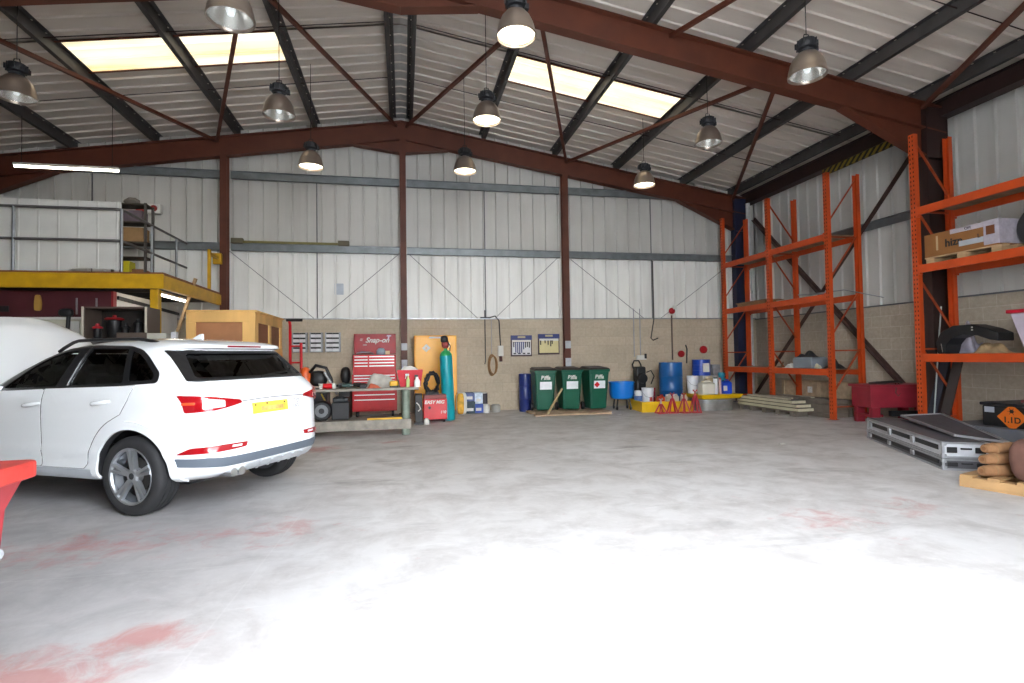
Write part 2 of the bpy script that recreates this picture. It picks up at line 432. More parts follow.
def i_column(s, y, m, name, x0=9.06, x1=9.52):
    mb = MB(); zt = rafter_top(9.3)-.05
    for x in (x0, x1-.02): mb.box(s*x, y-.1, 0, s*(x+.02), y+.1, zt)
    mb.box(s*x0, y-.008, 0, s*x1, y+.008, zt)
    for z in (zt-.02, zt-.9): mb.box(s*x0, y-.09, z, s*x1, y+.09, z+.02)
    mb.box(s*(x0+.02), y-.085, zt-.9, s*(x1-.02), y+.085, zt)   # boxed-in knee
    mb.box(s*(x0-.04), y-.14, 0, s*(x1+.02), y+.14, .03)
    struct(mb, name, m)
YA, YB = 7.78, 13.35
for y in (YA, YB, 1.75):
    for s in (-1, 1):
        i_rafter(s, y, 'rafter_beam')
        i_column(s, y, NAVY if y == YB else BROWN_D, 'frame_column')
for s in (-1, 1):   # apex bolts plates
    pass
# purlins (Z sections) on top of the rafters
def zed(mb, x, s, y0, y1, h=.2):
    z = rafter_top(x)
    mb.box(x-.004, y0, z, x+.004, y1, z+h); mb.box(x, y0, z, x+s*.075, y1, z+.006); mb.box(x-s*.075, y0, z+h-.006, x, y1, z+h)
for s, xs in ((1, (.2, 2.02, 3.9, 5.6, 7.55, 9.02)), (-1, (.2, 2.0, 3.72, 5.44, 7.08, 8.9))):
    for x in xs:
        mb = MB(); zed(mb, s*x, s, YF, YR); struct(mb, 'roof_purlin', PURLIN)
# eaves beams
for s in (-1, 1):
    mb = MB(); mb.box(s*9.42, YF, 5.52, s*9.52, YR, 5.8); mb.box(s*9.36, YF, 5.5, s*9.6, YR, 5.52); mb.box(s*9.36, YF, 5.79, s*9.6, YR, 5.81)
    struct(mb, 'eaves_beam', BROWN_D)
# anti-sag rods across the purlins
for y in (3.0, 5.9, 9.45, 11.35):
    for s in (-1, 1):
        struct(MB().cyl((s*.2, y, rafter_top(.2)+.09), (s*8.95, y, rafter_top(8.95)+.09), .009, n=6), 'sag_rod', BROWN_D)
# roof-plane bracing flats between the frames
nodesR = [-9.0, -4.15, -.12, .12, 4.2, 9.0]
for a, b in ((-9.0, -6.3), (-4.15, -6.3), (-4.15, -2.1), (-.12, -2.1), (.12, 2.1), (4.2, 2.1), (4.2, 6.3), (9.0, 6.3)):
    struct(MB().beam((a, YB-.1, rafter_top(a)-.13), (b, YA+.1, rafter_top(b)-.13), .065, .06), 'roof_brace', BROWN)
for a, b in ((-9.0, -6.3), (-4.15, -6.3), (9.0, 6.3), (4.2, 6.3)):
    struct(MB().beam((a, YA-.1, rafter_top(a)-.13), (b, 1.85, rafter_top(b)-.13), .065, .06), 'roof_brace', BROWN)
# gable posts
for x in (-4.01, .02, 4.15):
    mb = MB(); zt = rafter_top(x)-.45; w = .15
    for y in (13.22, 13.4): mb.box(x-w/2, y, 0, x+w/2, y+.014, zt)
    mb.box(x-.006, 13.22, 0, x+.006, 13.414, zt); mb.box(x-.14, 13.2, 0, x+.14, 13.43, .02)
    struct(mb, 'gable_post', BROWN)
# sheeting rails
def rail_y(x0, x1, z, h=.17, y=YR-.04):
    mb = MB(); mb.box(x0, y, z, x1, y+.008, z+h); mb.box(x0, y-.055, z+h-.008, x1, y, z+h); mb.box(x0, y, z, x1, y+.07, z+.008)
    struct(mb, 'sheeting_rail', mat('rail steel', '#7d8386', .45, .5, .15, 5))
for x0, x1 in ((-9.6, -4.1), (-3.92, -.07), (.11, 4.06), (4.24, 9.6)):
    rail_y(x0, x1, 3.93); rail_y(x0, x1, 5.62)
def rail_x(s, z, y0, y1):
    mb = MB(); x = s*(XW-.03)
    mb.box(x-.004, y0, z, x+.004, y1, z+.17); mb.box(x, y0, z+.162, x-s*.06, y1, z+.17)
    struct(mb, 'sheeting_rail', mat('side rail steel', '#6b6f72', .45, .5, .15, 5))
for s in (-1, 1):
    for z in (3.93,): rail_x(s, z, YF, YA-.1); rail_x(s, z, YA+.1, YB-.1)
# thin vertical sag tubes and wire stays on the rear wall
SAG = mat('dull tube steel', '#6f7173', .5, .5, .1)
for x in (-6.8, -2.02, 2.07, 6.66):
    struct(MB().cyl((x, YR+.02, 2.35), (x, YR+.02, 5.62), .014, n=6), 'rail_sag_tube', SAG)
for a, b, c, d in ((-3.96, 3.92, -2.1, 2.35), (-1.9, 2.35, -.11, 3.92), (.18, 3.92, 1.85, 2.35), (2.31, 2.35, 3.98, 3.92), (4.35, 3.9, 6.38, 2.35), (6.9, 2.35, 8.8, 3.7)):
    struct(MB().cyl((a, YR-.01, b), (c, YR-.01, d), .007, n=6), 'wire_stay', SAG)
# wall bracing angles in the right-hand bay
for p, q in (((9.62, 13.2, 5.1), (9.62, 8.15, .05)), ((9.58, 8.1, 5.45), (9.58, 13.2, .3))):
    mb = MB(); mb.beam(p, q, .012, .1); mb.beam(Vector(p)-Vector((.045, 0, .05)), Vector(q)-Vector((.045, 0, .05)), .09, .012)
    struct(mb, 'wall_brace', mat('brace steel', '#4a3632', .55, .2, .25, 6))
# black and yellow strip under the eaves beam, between the racks
struct(MB().box(9.4, 8.45, 5.36, 9.44, 10.45, 5.5), 'trim_4', HAZ)
# rainwater pipe and cable drops beside the far corner column
mb = MB(); mb.cyl((9.39, 13.14, 0), (9.39, 13.14, 5.5), .055, n=14)
for z in (1.0, 3.0, 5.0): mb.cyl((9.39, 13.14, z), (9.39, 13.14, z+.07), .066, n=14)
solo(mb, 'rain_pipe', mat('pale grey pipe', '#b9babb', .5, 0, .15, 8), 'pale grey vertical rainwater pipe beside the dark navy corner column', 'pipe', smooth=40)

# ------------------------------------------------------------------ daylight
w = bpy.data.worlds.new('sky'); S.world = w; w.use_nodes = True
bg = w.node_tree.nodes['Background']
N = w.node_tree.nodes; L = w.node_tree.links
tcw = N.new('ShaderNodeTexCoord'); spw = N.new('ShaderNodeSeparateXYZ'); L.new(tcw.outputs['Generated'], spw.inputs[0])
rw = N.new('ShaderNodeValToRGB'); rw.color_ramp.elements[0].position = .0; rw.color_ramp.elements[1].position = .7
rw.color_ramp.elements[0].color = (.95,.97,1,1); rw.color_ramp.elements[1].color = (.8,.89,1,1)
L.new(spw.outputs[2], rw.inputs['Fac']); L.new(rw.outputs['Color'], bg.inputs['Color'])
bg.inputs['Strength'].default_value = SKY_STRENGTH = 21
la = bpy.data.lights.new('doorway_portal', 'AREA'); la.shape = 'RECTANGLE'; la.size = DX1-DX0; la.size_y = DZ
la.cycles.is_portal = True
lo = bpy.data.objects.new('doorway_portal', la); COL.objects.link(lo)
lo.location = ((DX0+DX1)/2, YF-.06, DZ/2); lo.rotation_euler = (PI/2, 0, PI)
# ------------------------------------------------------------------ the white car (local frame: x forward from the rear axle, y to its left, z up)
PAINT = mat('white car paint', '#eef1f3', .25, 0, 0, coat=.7)
BLACKT = mat('black exterior trim', '#141518', .35, 0, 0, coat=.2)
GREYT = mat('grey bumper trim', '#5d6670', .55, 0, 0)
INT = mat('dark car interior', '#1c1c1f', .8, 0, .15, 10)
CHROME = mat('bright chrome', '#d9dcde', .15, 1, 0)
SILVER = mat('silver alloy', '#b9bcc0', .3, .8, 0)
TYRE = mat('tyre rubber', '#242426', .75, 0, .15, 14, .2)
def glass_mat(name, tint, mixv=.72, rough=.02):
    m, N, L, b = node_mat(name); N.remove(b)
    out = N['Material Output']
    tr = N.new('ShaderNodeBsdfTransparent'); tr.inputs[0].default_value = lin(tint)
    gl = N.new('ShaderNodeBsdfGlossy'); gl.inputs['Roughness'].default_value = rough
    fr = N.new('ShaderNodeFresnel'); fr.inputs['IOR'].default_value = 1.5
    mx = N.new('ShaderNodeMixShader'); L.new(fr.outputs[0], mx.inputs[0]); L.new(tr.outputs[0], mx.inputs[1]); L.new(gl.outputs[0], mx.inputs[2])
    L.new(mx.outputs[0], out.inputs['Surface']); return m
GL_F = glass_mat('green tinted glass', '#dfefe9'); GL_R = glass_mat('dark privacy glass', '#878f90'); GL_B = glass_mat('rear window glass', '#33383a')
TAIL = mat('red tail lamp lens', '#9c0f18', .12, 0, 0, coat=1); TAILD = mat('dark red lens', '#7d1420', .15, 0, 0, coat=1)
TAILW = mat('white lamp glint', '#f0d9d8', .12, 0, 0, coat=1); ORANGE_L = mat('amber lens', '#d9502a', .15, 0, 0, coat=1)

def interp(tab, z):
    if z <= tab[0][0]: return tab[0][1]
    for (a, p), (b, q) in zip(tab, tab[1:]):
        if z <= b:
            t = (z-a)/(b-a); return p+(q-p)*t
    return tab[-1][1]
T_W = [(.28,.74),(.30,.83),(.33,.875),(.38,.895),(.48,.897),(.55,.912),(.60,.906),(.72,.912),(.86,.920),(.95,.92),(1.00,.917),(1.06,.908),(1.12,.888),(1.2,.852),(1.3,.800),(1.4,.743),(1.46,.70),(1.5,.665),(1.53,.62),(1.56,.545),(1.58,.455),(1.594,.33),(1.6,.18)]
T_R = [(.28,-.52),(.31,-.62),(.35,-.725),(.40,-.765),(.45,-.788),(.52,-.80),(.62,-.80),(.75,-.79),(.88,-.778),(.96,-.77),(1.0,-.765),(1.04,-.75),(1.09,-.71),(1.14,-.655),(1.2,-.585),(1.3,-.48),(1.4,-.375),(1.455,-.32),(1.47,-.325),(1.485,-.395),(1.515,-.40),(1.54,-.335),(1.56,-.21),(1.58,-.0),(1.594,.15),(1.6,.32)]
T_F = [(.28,3.1),(.32,3.35),(.4,3.48),(.6,3.52),(.75,3.49),(.85,3.42),(.92,3.2),(.98,2.8),(1.03,2.4),(1.07,2.22),(1.1,2.16),(1.2,1.98),(1.3,1.79),(1.4,1.57),(1.46,1.41),(1.5,1.29),(1.54,1.11),(1.57,.91),(1.594,.62),(1.6,.4)]
NX = 6.0
def car_slice(z, inset=0):
    r, f, w_ = interp(T_R, z)+inset, interp(T_F, z)-inset, interp(T_W, z)-inset
    return (r+f)/2, (f-r)/2, w_
def W(x, z):
    xc, a, w_ = car_slice(z); u = min(.999, abs(x-xc)/a)
    return w_*(1-u**NX)**(1/NX)
def B(y, z):
    xc, a, w_ = car_slice(z); u = min(.999, abs(y)/w_)
    return xc-a*(1-u**NX)**(1/NX)
def FR(y, z):
    xc, a, w_ = car_slice(z); u = min(.999, abs(y)/w_)
    return xc+a*(1-u**NX)**(1/NX)
def outward(x, y, z):
    xc, a, w_ = car_slice(z); u = (x-xc)/a; v = y/w_
    g = Vector((math.copysign(abs(u)**(NX-1), u)/a, math.copysign(abs(v)**(NX-1), v)/w_, 0))
    xc2, a2, w2 = car_slice(z+.01)
    F = lambda xc, a, w_: abs((x-xc)/a)**NX+abs(y/w_)**NX
    dz = (F(xc2, a2, w2)-F(xc, a, w_))/.01
    g.z = dz/NX
    return g.normalized()
def slice_loop(z, inset=0):
    xc, a, w_ = car_slice(z, inset)
    k = .85; s0 = (1-k**NX)**(1/NX); pts = []
    ys = [k*(-1+2*i/12) for i in range(13)]
    xs = [s0*math.sin(PI/2*(-1+2*i/44)) for i in range(1, 44)]
    g = lambda t: (1-abs(t)**NX)**(1/NX)
    for t in ys: pts.append((xc-a*g(t), w_*t))           # rear, right to left
    for t in xs: pts.append((xc+a*t, w_*g(t)))           # left side, rear to front
    for t in reversed(ys): pts.append((xc+a*g(t), w_*t)) # front
    for t in reversed(xs): pts.append((xc+a*t, -w_*g(t)))
    return pts
def loft(zs, inset=0):
    mb = MB(); n = None
    for z in zs:
        L_ = slice_loop(z, inset); n = len(L_)
        mb.v += [Vector((x, y, z)) for x, y in L_]
    for i in range(len(zs)-1):
        for j in range(n): mb.f.append((i*n+j, i*n+(j+1)%n, (i+1)*n+(j+1)%n, (i+1)*n+j)); mb.m.append(0)
    mb.f.append(tuple(range(n-1,-1,-1))); mb.m.append(0)
    mb.f.append(tuple(range((len(zs)-1)*n, len(zs)*n))); mb.m.append(0)
    return mb
def smooth_loop(pts, n=3, r=.03):
    """round a 2-D outline's corners with short arcs"""
    q = []; K = len(pts)
    for i, p in enumerate(pts):
        P = Vector(p); a = Vector(pts[i-1])-P; b = Vector(pts[(i+1)%K])-P
        d = min(r, a.length*.42, b.length*.42); A = P+a.normalized()*d; Bq = P+b.normalized()*d
        for k in range(5):
            t = k/4; v = A*(1-t)**2+P*2*t*(1-t)+Bq*t*t; q.append((v.x, v.y))
    return q
def grow(pts, d):
    """offset a closed outline outward by d"""
    A = sum(p[0]*q[1]-q[0]*p[1] for p, q in zip(pts, pts[1:]+pts[:1])); sg = 1 if A > 0 else -1
    out = []; n = len(pts)
    for i in range(n):
        a, b, c = pts[i-1], pts[i], pts[(i+1)%n]
        t = Vector((c[0]-a[0], c[1]-a[1])); t = t.normalized() if t.length > 1e-9 else Vector((1,0))
        out.append((b[0]+sg*t.y*d, b[1]-sg*t.x*d))
    return out
def patch(outline, mapf, off, hole=None, depth=.012, cut=.06):
    """a trim panel: the flat outline is sliced up, wrapped on the car's skin at height off and given a rim"""
    bm = bmesh.new()
    for lp_ in [outline]+([] if hole is None else hole):
        vs_ = [bm.verts.new((p[0], p[1], 0)) for p in lp_]
        for a, b in zip(vs_, vs_[1:]+vs_[:1]): bm.edges.new((a, b))
    bmesh.ops.triangle_fill(bm, use_beauty=True, use_dissolve=False, edges=bm.edges[:])
    for ax in (0, 1):
        lo = min(p[ax] for p in outline); hi = max(p[ax] for p in outline); t = math.floor(lo/cut)*cut+cut
        while t < hi:
            no = [0,0,0]; no[ax] = 1; co = [0,0,0]; co[ax] = t
            bmesh.ops.bisect_plane(bm, geom=bm.verts[:]+bm.edges[:]+bm.faces[:], plane_co=co, plane_no=no, dist=1e-5); t += cut
    bmesh.ops.triangulate(bm, faces=[f for f in bm.faces if len(f.verts) > 4])
    nor = {}
    for v in bm.verts:
        p, n = mapf(v.co.x, v.co.y); v.co = p+n*off; nor[v] = n
    for f in bm.faces: f.normal_update()
    f0 = bm.faces[:]
    if sum(f.normal.dot(nor[f.verts[0]]) for f in f0) < 0: bmesh.ops.reverse_faces(bm, faces=f0)
    rim = [e for e in bm.edges if len(e.link_faces) == 1]
    new = {}
    for e in rim:
        for v in e.verts:
            if v not in new: new[v] = bm.verts.new(v.co-nor[v]*depth)
    for e in rim:
        a, b = e.verts
        bm.faces.new((a, new[a], new[b], b))
    bmesh.ops.recalc_face_normals(bm, faces=bm.faces) if False else None
    mb = MB(); bm.verts.index_update()
    mb.v = [v.co.copy() for v in bm.verts]; mb.f = [[v.index for v in f.verts] for f in bm.faces]; mb.m = [0]*len(mb.f)
    bm.free(); return mb
def side_map(s):
    def f(x, z):
        p = Vector((x, s*W(x, z), z)); return p, outward(p.x, p.y, z)
    return f
def rear_map(y, z):
    p = Vector((B(y, z), y, z)); return p, outward(p.x, y, z)
def front_map(y, z):
    p = Vector((FR(y, z), y, z)); return p, outward(p.x, y, z)

CAR_LOC, CAR_RZ = (-1.945, 6.115, 0), math.radians(151.5)
car = thing('car', 'white five-door car parked with its bonnet raised and rear facing the open floor', 'car', CAR_LOC, CAR_RZ)
def cpart(mb, name, mats, parent=car, **kw): return mb.build(name, mats, parent, world=False, **kw)
WX = (0, 2.603); WR = .352
# window outlines
DLO_F = smooth_loop([(1.70,1.122),(.955,1.146),(.915,1.475),(1.10,1.472),(1.26,1.425),(1.43,1.335)])
DLO_R = smooth_loop([(.805,1.152),(.135,1.174),(.285,1.487),(.79,1.497)])
DLO_Q = smooth_loop([(.075,1.186),(-.19,1.20),(-.17,1.25),(.0,1.375),(.11,1.435),(.225,1.468)])
DLO_ALL = smooth_loop([(1.86,1.098),(.9,1.122),(.1,1.152),(-.25,1.172),(-.225,1.26),(-.02,1.41),(.11,1.475),(.3,1.513),(.8,1.528),(1.12,1.505),(1.29,1.452),(1.47,1.36),(1.7,1.215)], r=.05)
REARW = smooth_loop([(-.69,1.205),(.69,1.205),(.60,1.432),(-.60,1.432)])
REARALL = smooth_loop([(-.755,1.18),(.755,1.18),(.672,1.462),(-.672,1.462)], r=.015)
SCREEN = smooth_loop([(-.70,1.13),(.70,1.13),(.60,1.46),(-.60,1.46)])
body_zs = [.28,.29,.305,.33,.36,.40,.45,.5,.56,.62,.68,.74,.8,.86,.9,.935,.965,.99,1.01,1.03,1.05,1.07,1.1,1.14,1.2,1.25,1.3,1.35,1.4,1.43,1.455,1.47,1.478,1.487,1.50,1.515,1.53,1.545,1.56,1.572,1.583,1.592,1.6]
body = cpart(loft(body_zs), 'body_shell', [PAINT, INT])
cut = []
def cutter(mb):
    o = mb.build('cutter', INT); cut.append(o)
    o.matrix_world = WM[car.name]
    md = body.modifiers.new('cut', 'BOOLEAN'); md.operation = 'DIFFERENCE'; md.object = o; md.solver = 'EXACT'
    return o
# wheel arches
for wx in WX:
    for s in (1, -1): cutter(MB().cyl((wx, s*.58, WR+.02), (wx, s*1.2, WR+.02), .398, n=48))
# cabin hollow
cab = loft([.55,.7,.85,.95,1.0,1.05,1.1,1.2,1.3,1.4,1.45,1.5,1.53], .075)
for v in cab.v:
    v.x = max(v.x, -.5) if v.z < 1.08 else v.x
    if v.z < 1.08: v.x = min(v.x, 2.0)
cutter(cab)
for s in (1, -1):
    for o_ in (DLO_F, DLO_R, DLO_Q): cutter(MB().prism(grow(o_, .004), s*.35, s*1.1, 'Y'))
cutter(MB().prism(grow(REARW, .004), -1.2, .2, 'X'))
cutter(MB().prism(grow(SCREEN, .004), .9, 2.4, 'X'))
bpy.context.view_layer.update()
dg = bpy.context.evaluated_depsgraph_get(); dg.update()
me = bpy.data.meshes.new_from_object(body.evaluated_get(dg)); body.modifiers.clear(); body.data = me
me.materials.clear(); me.materials.append(PAINT); me.materials.append(INT)
for o in cut: bpy.data.objects.remove(o)
for p in me.polygons:
    c = p.center; xc, a, w_ = car_slice(c.z)
    q = abs((c.x-xc)/a)**NX+abs(c.y/w_)**NX
    inside = q < .90 and .29 < c.z < 1.537
    hood = c.x > 2.2 and .9 < c.z < 1.1 and abs(c.y) < .68 and c.x < 3.2
    near_edge = abs((c.x-xc)/a)**NX+abs(c.y/w_)**NX
    arch = any((c.x-wx)**2+(c.z-WR-.02)**2 < .408**2 for wx in WX) and abs(c.y) < W(c.x, c.z)-.004
    p.material_index = 1 if (inside or hood or arch) else 0
me.polygons.foreach_set('use_smooth', [True]*len(me.polygons)); me.set_sharp_from_angle(angle=math.radians(28))
# undertray
cpart(MB().box(-.45, -.7, .265, 3.2, .7, .285), 'undertray', BLACKT)
# doors, each with its handle and window
def strip_between(pts, wdt):
    l = []; r = []
    for i, p in enumerate(pts):
        a = Vector(pts[max(0, i-1)]); b = Vector(pts[min(len(pts)-1, i+1)]); t = (b-a).normalized()
        l.append((p[0]-t.y*wdt/2, p[1]+t.x*wdt/2)); r.append((p[0]+t.y*wdt/2, p[1]-t.x*wdt/2))
    return l+r[::-1]
arc = lambda cx, cz, r, a0, a1, n: [(cx+r*math.cos(math.radians(a0+(a1-a0)*i/n)), cz+r*math.sin(math.radians(a0+(a1-a0)*i/n))) for i in range(n+1)]
for s in (1, -1):
    sm = side_map(s)
    DF = smooth_loop([(2.08,.40),(1.105,.40),(1.09,1.118),(1.98,1.085)])
    DR = [(1.088,.40),(.56,.40)]+arc(0, WR+.02, .52, 8, 62, 10)+[(.10,.90),(.02,1.02),(-.02,1.148),(1.073,1.12)]
    for outline, hx, wnd, gl in ((DF, 1.21, DLO_F, GL_F), (DR, .32, DLO_R, GL_R)):
        cpart(patch(grow(outline, .004), sm, .004, depth=.012), 'door_gap', BLACKT)
        d = cpart(patch(outline, sm, .007, depth=.006), 'car_door', PAINT, smooth=35)
        hz_ = 1.0 if outline is DR else .975
        h = MB(); pth = []
        for i in range(7):
            x = hx-.11+.22*i/6; b_ = .035*math.sin(PI*i/6)**.5
            pth.append((x, s*(W(x, hz_)+.005+b_), hz_-.004*(i-3)))
        h.tube(pth, [.012,.019,.021,.021,.021,.019,.013], 8)
        cpart(h, 'door_handle', PAINT, d, smooth=50)
        cpart(patch(wnd, sm, -.006, depth=.004, cut=.09), 'door_window', gl, d)
    cpart(patch(DLO_Q, sm, -.006, depth=.004, cut=.09), 'quarter_window', GL_R)
    # black window surround, in three rings, with a bright lower line
    cpart(patch(DLO_ALL, sm, .004, hole=[DLO_F, DLO_R, DLO_Q], depth=.008), 'window_surround', BLACKT)
    cpart(patch(strip_between([(.815,1.15),(.80,1.505)], .014), sm, .007, depth=.006), 'pillar_trim', CHROME)
    # arch lips and sill
    for wx in WX:
        ol = arc(wx, WR+.02, .470, -8, 188, 48)+arc(wx, WR+.02, .396, -8, 188, 48)[::-1]
        cpart(patch(ol, sm, .016, depth=.022, cut=.07), 'arch_lip', PAINT, smooth=40)
    cpart(patch([(.46,.315),(2.15,.315),(2.15,.395),(.46,.395)], sm, .02, depth=.05), 'sill_panel', mat('sill trim', '#b7bcc2', .4, 0, 0), smooth=40)
    # roof rail
    rp = []
    for i in range(21):
        t = i/20; x = 1.40-1.36*t; zz = 1.555-.012*abs(2*t-1)**3+.045*min(1, 5*t, 5*(1-t))**.7; rp.append((x, s*.565, zz-.014-.05*max(0, 1-6*t)))
    cpart(MB().tube(rp, .017, 8), 'roof_rail', BLACKT, smooth=60)
    # tail lamp: red outer, white reflection painted mid left lamp, red tip
    tl = smooth_loop([(.425,.972),(.44,1.0),(.66,1.035),(.852,1.06),(.825,.91),(.68,.922)], r=.012)
    tl = [(s*y, z) for y, z in tl]
    t = cpart(patch(tl, rear_map, .012, depth=.03, cut=.04), 'tail_lamp', TAIL, smooth=40)
    cpart(patch([(s*y, z) for y, z in smooth_loop([(.60,.95),(.60,1.005),(.755,1.03),(.755,.94)], r=.01)], rear_map, .0155, depth=.004, cut=.04), 'lamp_middle', TAILW if s > 0 else TAILD, t)
    cpart(patch([(s*y, z) for y, z in smooth_loop([(.79,.98),(.79,1.0),(.84,1.0),(.84,.98)], r=.005)], rear_map, .0155, depth=.004, cut=.04), 'indicator_lens', ORANGE_L, t)
    # low fog lamp strip
    fg = smooth_loop([(.405,.572),(.39,.615),(.62,.618),(.80,.605),(.848,.548),(.70,.555)], r=.012)
    t = cpart(patch([(s*y, z) for y, z in fg], rear_map, .01, depth=.02, cut=.05), 'fog_lamp', TAIL, smooth=40)
    cpart(patch([(s*y, z) for y, z in [(.46,.583),(.455,.603),(.55,.605),(.555,.585)]], rear_map, .0125, depth=.003, cut=.04), 'fog_glint', TAILW, t)  # pale glint painted on the fog lens
    # mirror
    mb = MB().blob((1.76, s*1.03, 1.17), (.13,.22,.16), 14, 8, e=.7); mb.beam((1.75, s*.86, 1.12), (1.75, s*.96, 1.14), .06, .04)
    cpart(mb, 'door_mirror', PAINT, smooth=60)
    # exhaust
# twin tailpipe low on the left
ex = MB()
for y in (.505, .42):
    ex.lathe([(.032,-.03),(.040,-.03),(.040,.16),(.034,.16)], (B(y, .37)-.0, y, .345), 18, 0, 'X')
cpart(ex, 'exhaust_pipe', CHROME, smooth=50)
# grey band across the bumper and silver diffuser
cpart(patch(smooth_loop([(-.85,.515),(-.835,.442),(-.6,.42),(.6,.42),(.835,.442),(.85,.515),(.6,.50),(0,.496),(-.6,.50)], r=.015), rear_map, .008, depth=.02, cut=.06), 'bumper_band', GREYT, smooth=40)
df = MB(); 
df.add([], [])
dif = patch(smooth_loop([(-.62,.405),(-.55,.325),(.34,.325),(.37,.405)], r=.02), rear_map, .012, depth=.03, cut=.06)
cpart(dif, 'diffuser', mat('silver diffuser', '#c9cdd2', .35, .3, 0), smooth=40)
fins = MB()
for y in (-.40,-.25,-.1,.05,.2): fins.beam((B(y, .40)-.012, y, .40), (B(y, .33)-.012, y-.04, .325), .022, .03)
cpart(fins, 'diffuser_fin', mat('silver diffuser', '#c9cdd2'))
# number plate (its text is blurred out in the photograph), badges, tailgate seam, rear window, spoiler brake light, aerial
pl = patch([(-.17,.853),(.30,.853),(.30,.957),(-.17,.957)], rear_map, .011, depth=.012, cut=.08)
plate = cpart(pl, 'number_plate', mat('yellow number plate', '#eec64f', .45, 0, .1, 9))
sm_ = MB()
cpart(patch([(-.10,.875),(.20,.875),(.20,.915),(-.10,.915)], rear_map, .0125, depth=.001, cut=.08), 'smudged_text', mat('blurred plate text', '#d8b26a', .5, 0, .35, 14), plate)
for y in (-.215, .0, .215): sm_.lathe([(.007,0),(.007,.003),(0,.004)], (0,0,0), 8)
for y, z in ((-.12,.937),(.12,.942),(.27,.935)): cpart(MB().blob((B(y, z)-.012, y, z), (.01,.018,.018), 8, 4), 'plate_screw', BLACKT, plate)
cpart(patch(strip_between([(-.44,.985),(-.2,.993),(0,.996),(.2,.993),(.44,.985)], .007), rear_map, .0015, depth=.004, cut=.08), 'tailgate_gap', BLACKT)
bd = MB()
for (y, z, w_, h_) in ((-.27,.935,.035,.035),(-.325,.935,.028,.035),(-.27,.885,.03,.028),(-.315,.885,.03,.028)):
    for a, b, c, d in ((0,h_/2,w_,.005),(0,-h_/2,w_,.005),(w_/2,0,.005,h_),(-w_/2,0,.005,h_)): bd.obox((B(y, z)-.006, y+a, z+b), (.006, c, d))
cpart(bd, 'model_badge', CHROME)
cpart(patch(REARW, rear_map, -.006, depth=.004, cut=.09), 'rear_window', GL_B)
cpart(patch(REARALL, rear_map, .010, hole=[REARW], depth=.02, cut=.04), 'rear_window_surround', BLACKT)
cpart(patch(SCREEN, front_map, -.006, depth=.004, cut=.09), 'windscreen', GL_F)
cpart(patch([(-.22,1.494),(.22,1.494),(.22,1.508),(-.22,1.508)], rear_map, .004, depth=.01), 'high_brake_light', TAILD)
wp = MB().tube([(B(.0,1.2)-.02, 0, 1.20), (B(-.2,1.225)-.02, -.2, 1.225), (B(-.45,1.235)-.02, -.42, 1.235)], .008, 6)
cpart(wp, 'rear_wiper', BLACKT)
fn = MB().prism([(.14,1.578),(.30,1.588),(.18,1.645),(.15,1.65)], -.016, .016, 'Y')
cpart(fn, 'roof_aerial', PAINT, bevel=.006)
# wheels
def wheel(wx, s):
    y0 = s*(.905 if s > 0 else .905); hw = .118
    c = (wx, y0-s*hw, WR)
    prof = [(.246,-.105),(.265,-.117),(.30,-.120),(.333,-.108),(.346,-.09),(.351,-.06),(.351,-.048),(.343,-.046),(.343,-.038),(.352,-.036),(.352,-.006),(.344,-.004),(.344,.004),(.352,.006),(.352,.036),(.343,.038),(.343,.046),(.351,.048),(.351,.06),(.346,.09),(.333,.108),(.30,.120),(.265,.117),(.246,.105)]
    t = MB().lathe(prof, c, 56, 0, 'Y', closed=True)
    tr = MB()
    ty = cpart(t, 'wheel', TYRE, smooth=35)
    f = s
    ring = [(.205,-.1),(.235,-.105),(.243,.098),(.236,.112),(.222,.108),(.214,.09),(.205,-.02)]
    cpart(MB().lathe([(.205,-.1*f),(.246,-.105*f),(.246,.07*f),(.20,.02*f)], c, 48, 0, 'Y', closed=True), 'rim_barrel', mat('dark rim barrel', '#5a5d62', .45, .6, 0), ty, smooth=35)
    r = MB().lathe([(a, b*f) for a, b in [(.236,.07),(.249,.07),(.257,.098),(.25,.112),(.236,.108),(.228,.09)]], c, 48, 0, 'Y', closed=True)
    for k in range(5):
        an = PI/2+2*PI*k/5
        for d in (-.125, 0, .125):
            a0, a1 = an+d*1.2, an+d
            pin = (math.cos(a0)*.055, math.sin(a0)*.055); pout = (math.cos(a1)*.236, math.sin(a1)*.236)
            wdt = .034 if abs(d) > .1 else .022; yy = .088 if abs(d) > .1 else .060
            r.beam((wx+pin[0], y0-s*hw+f*(yy-.012), WR+pin[1]), (wx+pout[0], y0-s*hw+f*(yy+.008), WR+pout[1]), .026, wdt, up=(0,1,0))
    r.lathe([(0,.095*f),(.052,.095*f),(.066,.08*f),(.066,.02*f)], c, 24, 0, 'Y')
    cpart(r, 'alloy_rim', SILVER, ty, smooth=35)
    cpart(MB().lathe([(0,.03*f),(.15,.03*f),(.15,.01*f),(0,.01*f)], c, 32, 0, 'Y'), 'brake_disc', mat('brake disc', '#413e3c', .5, .5, .1), ty)
    cpart(MB().lathe([(0,.1*f),(.028,.098*f),(.03,.09*f)], c, 18, 0, 'Y'), 'hub_cap', mat('dark hub', '#4c4e52', .4, .5, 0), ty)
for wx in WX:
    for s in (1, -1): wheel(wx, s)
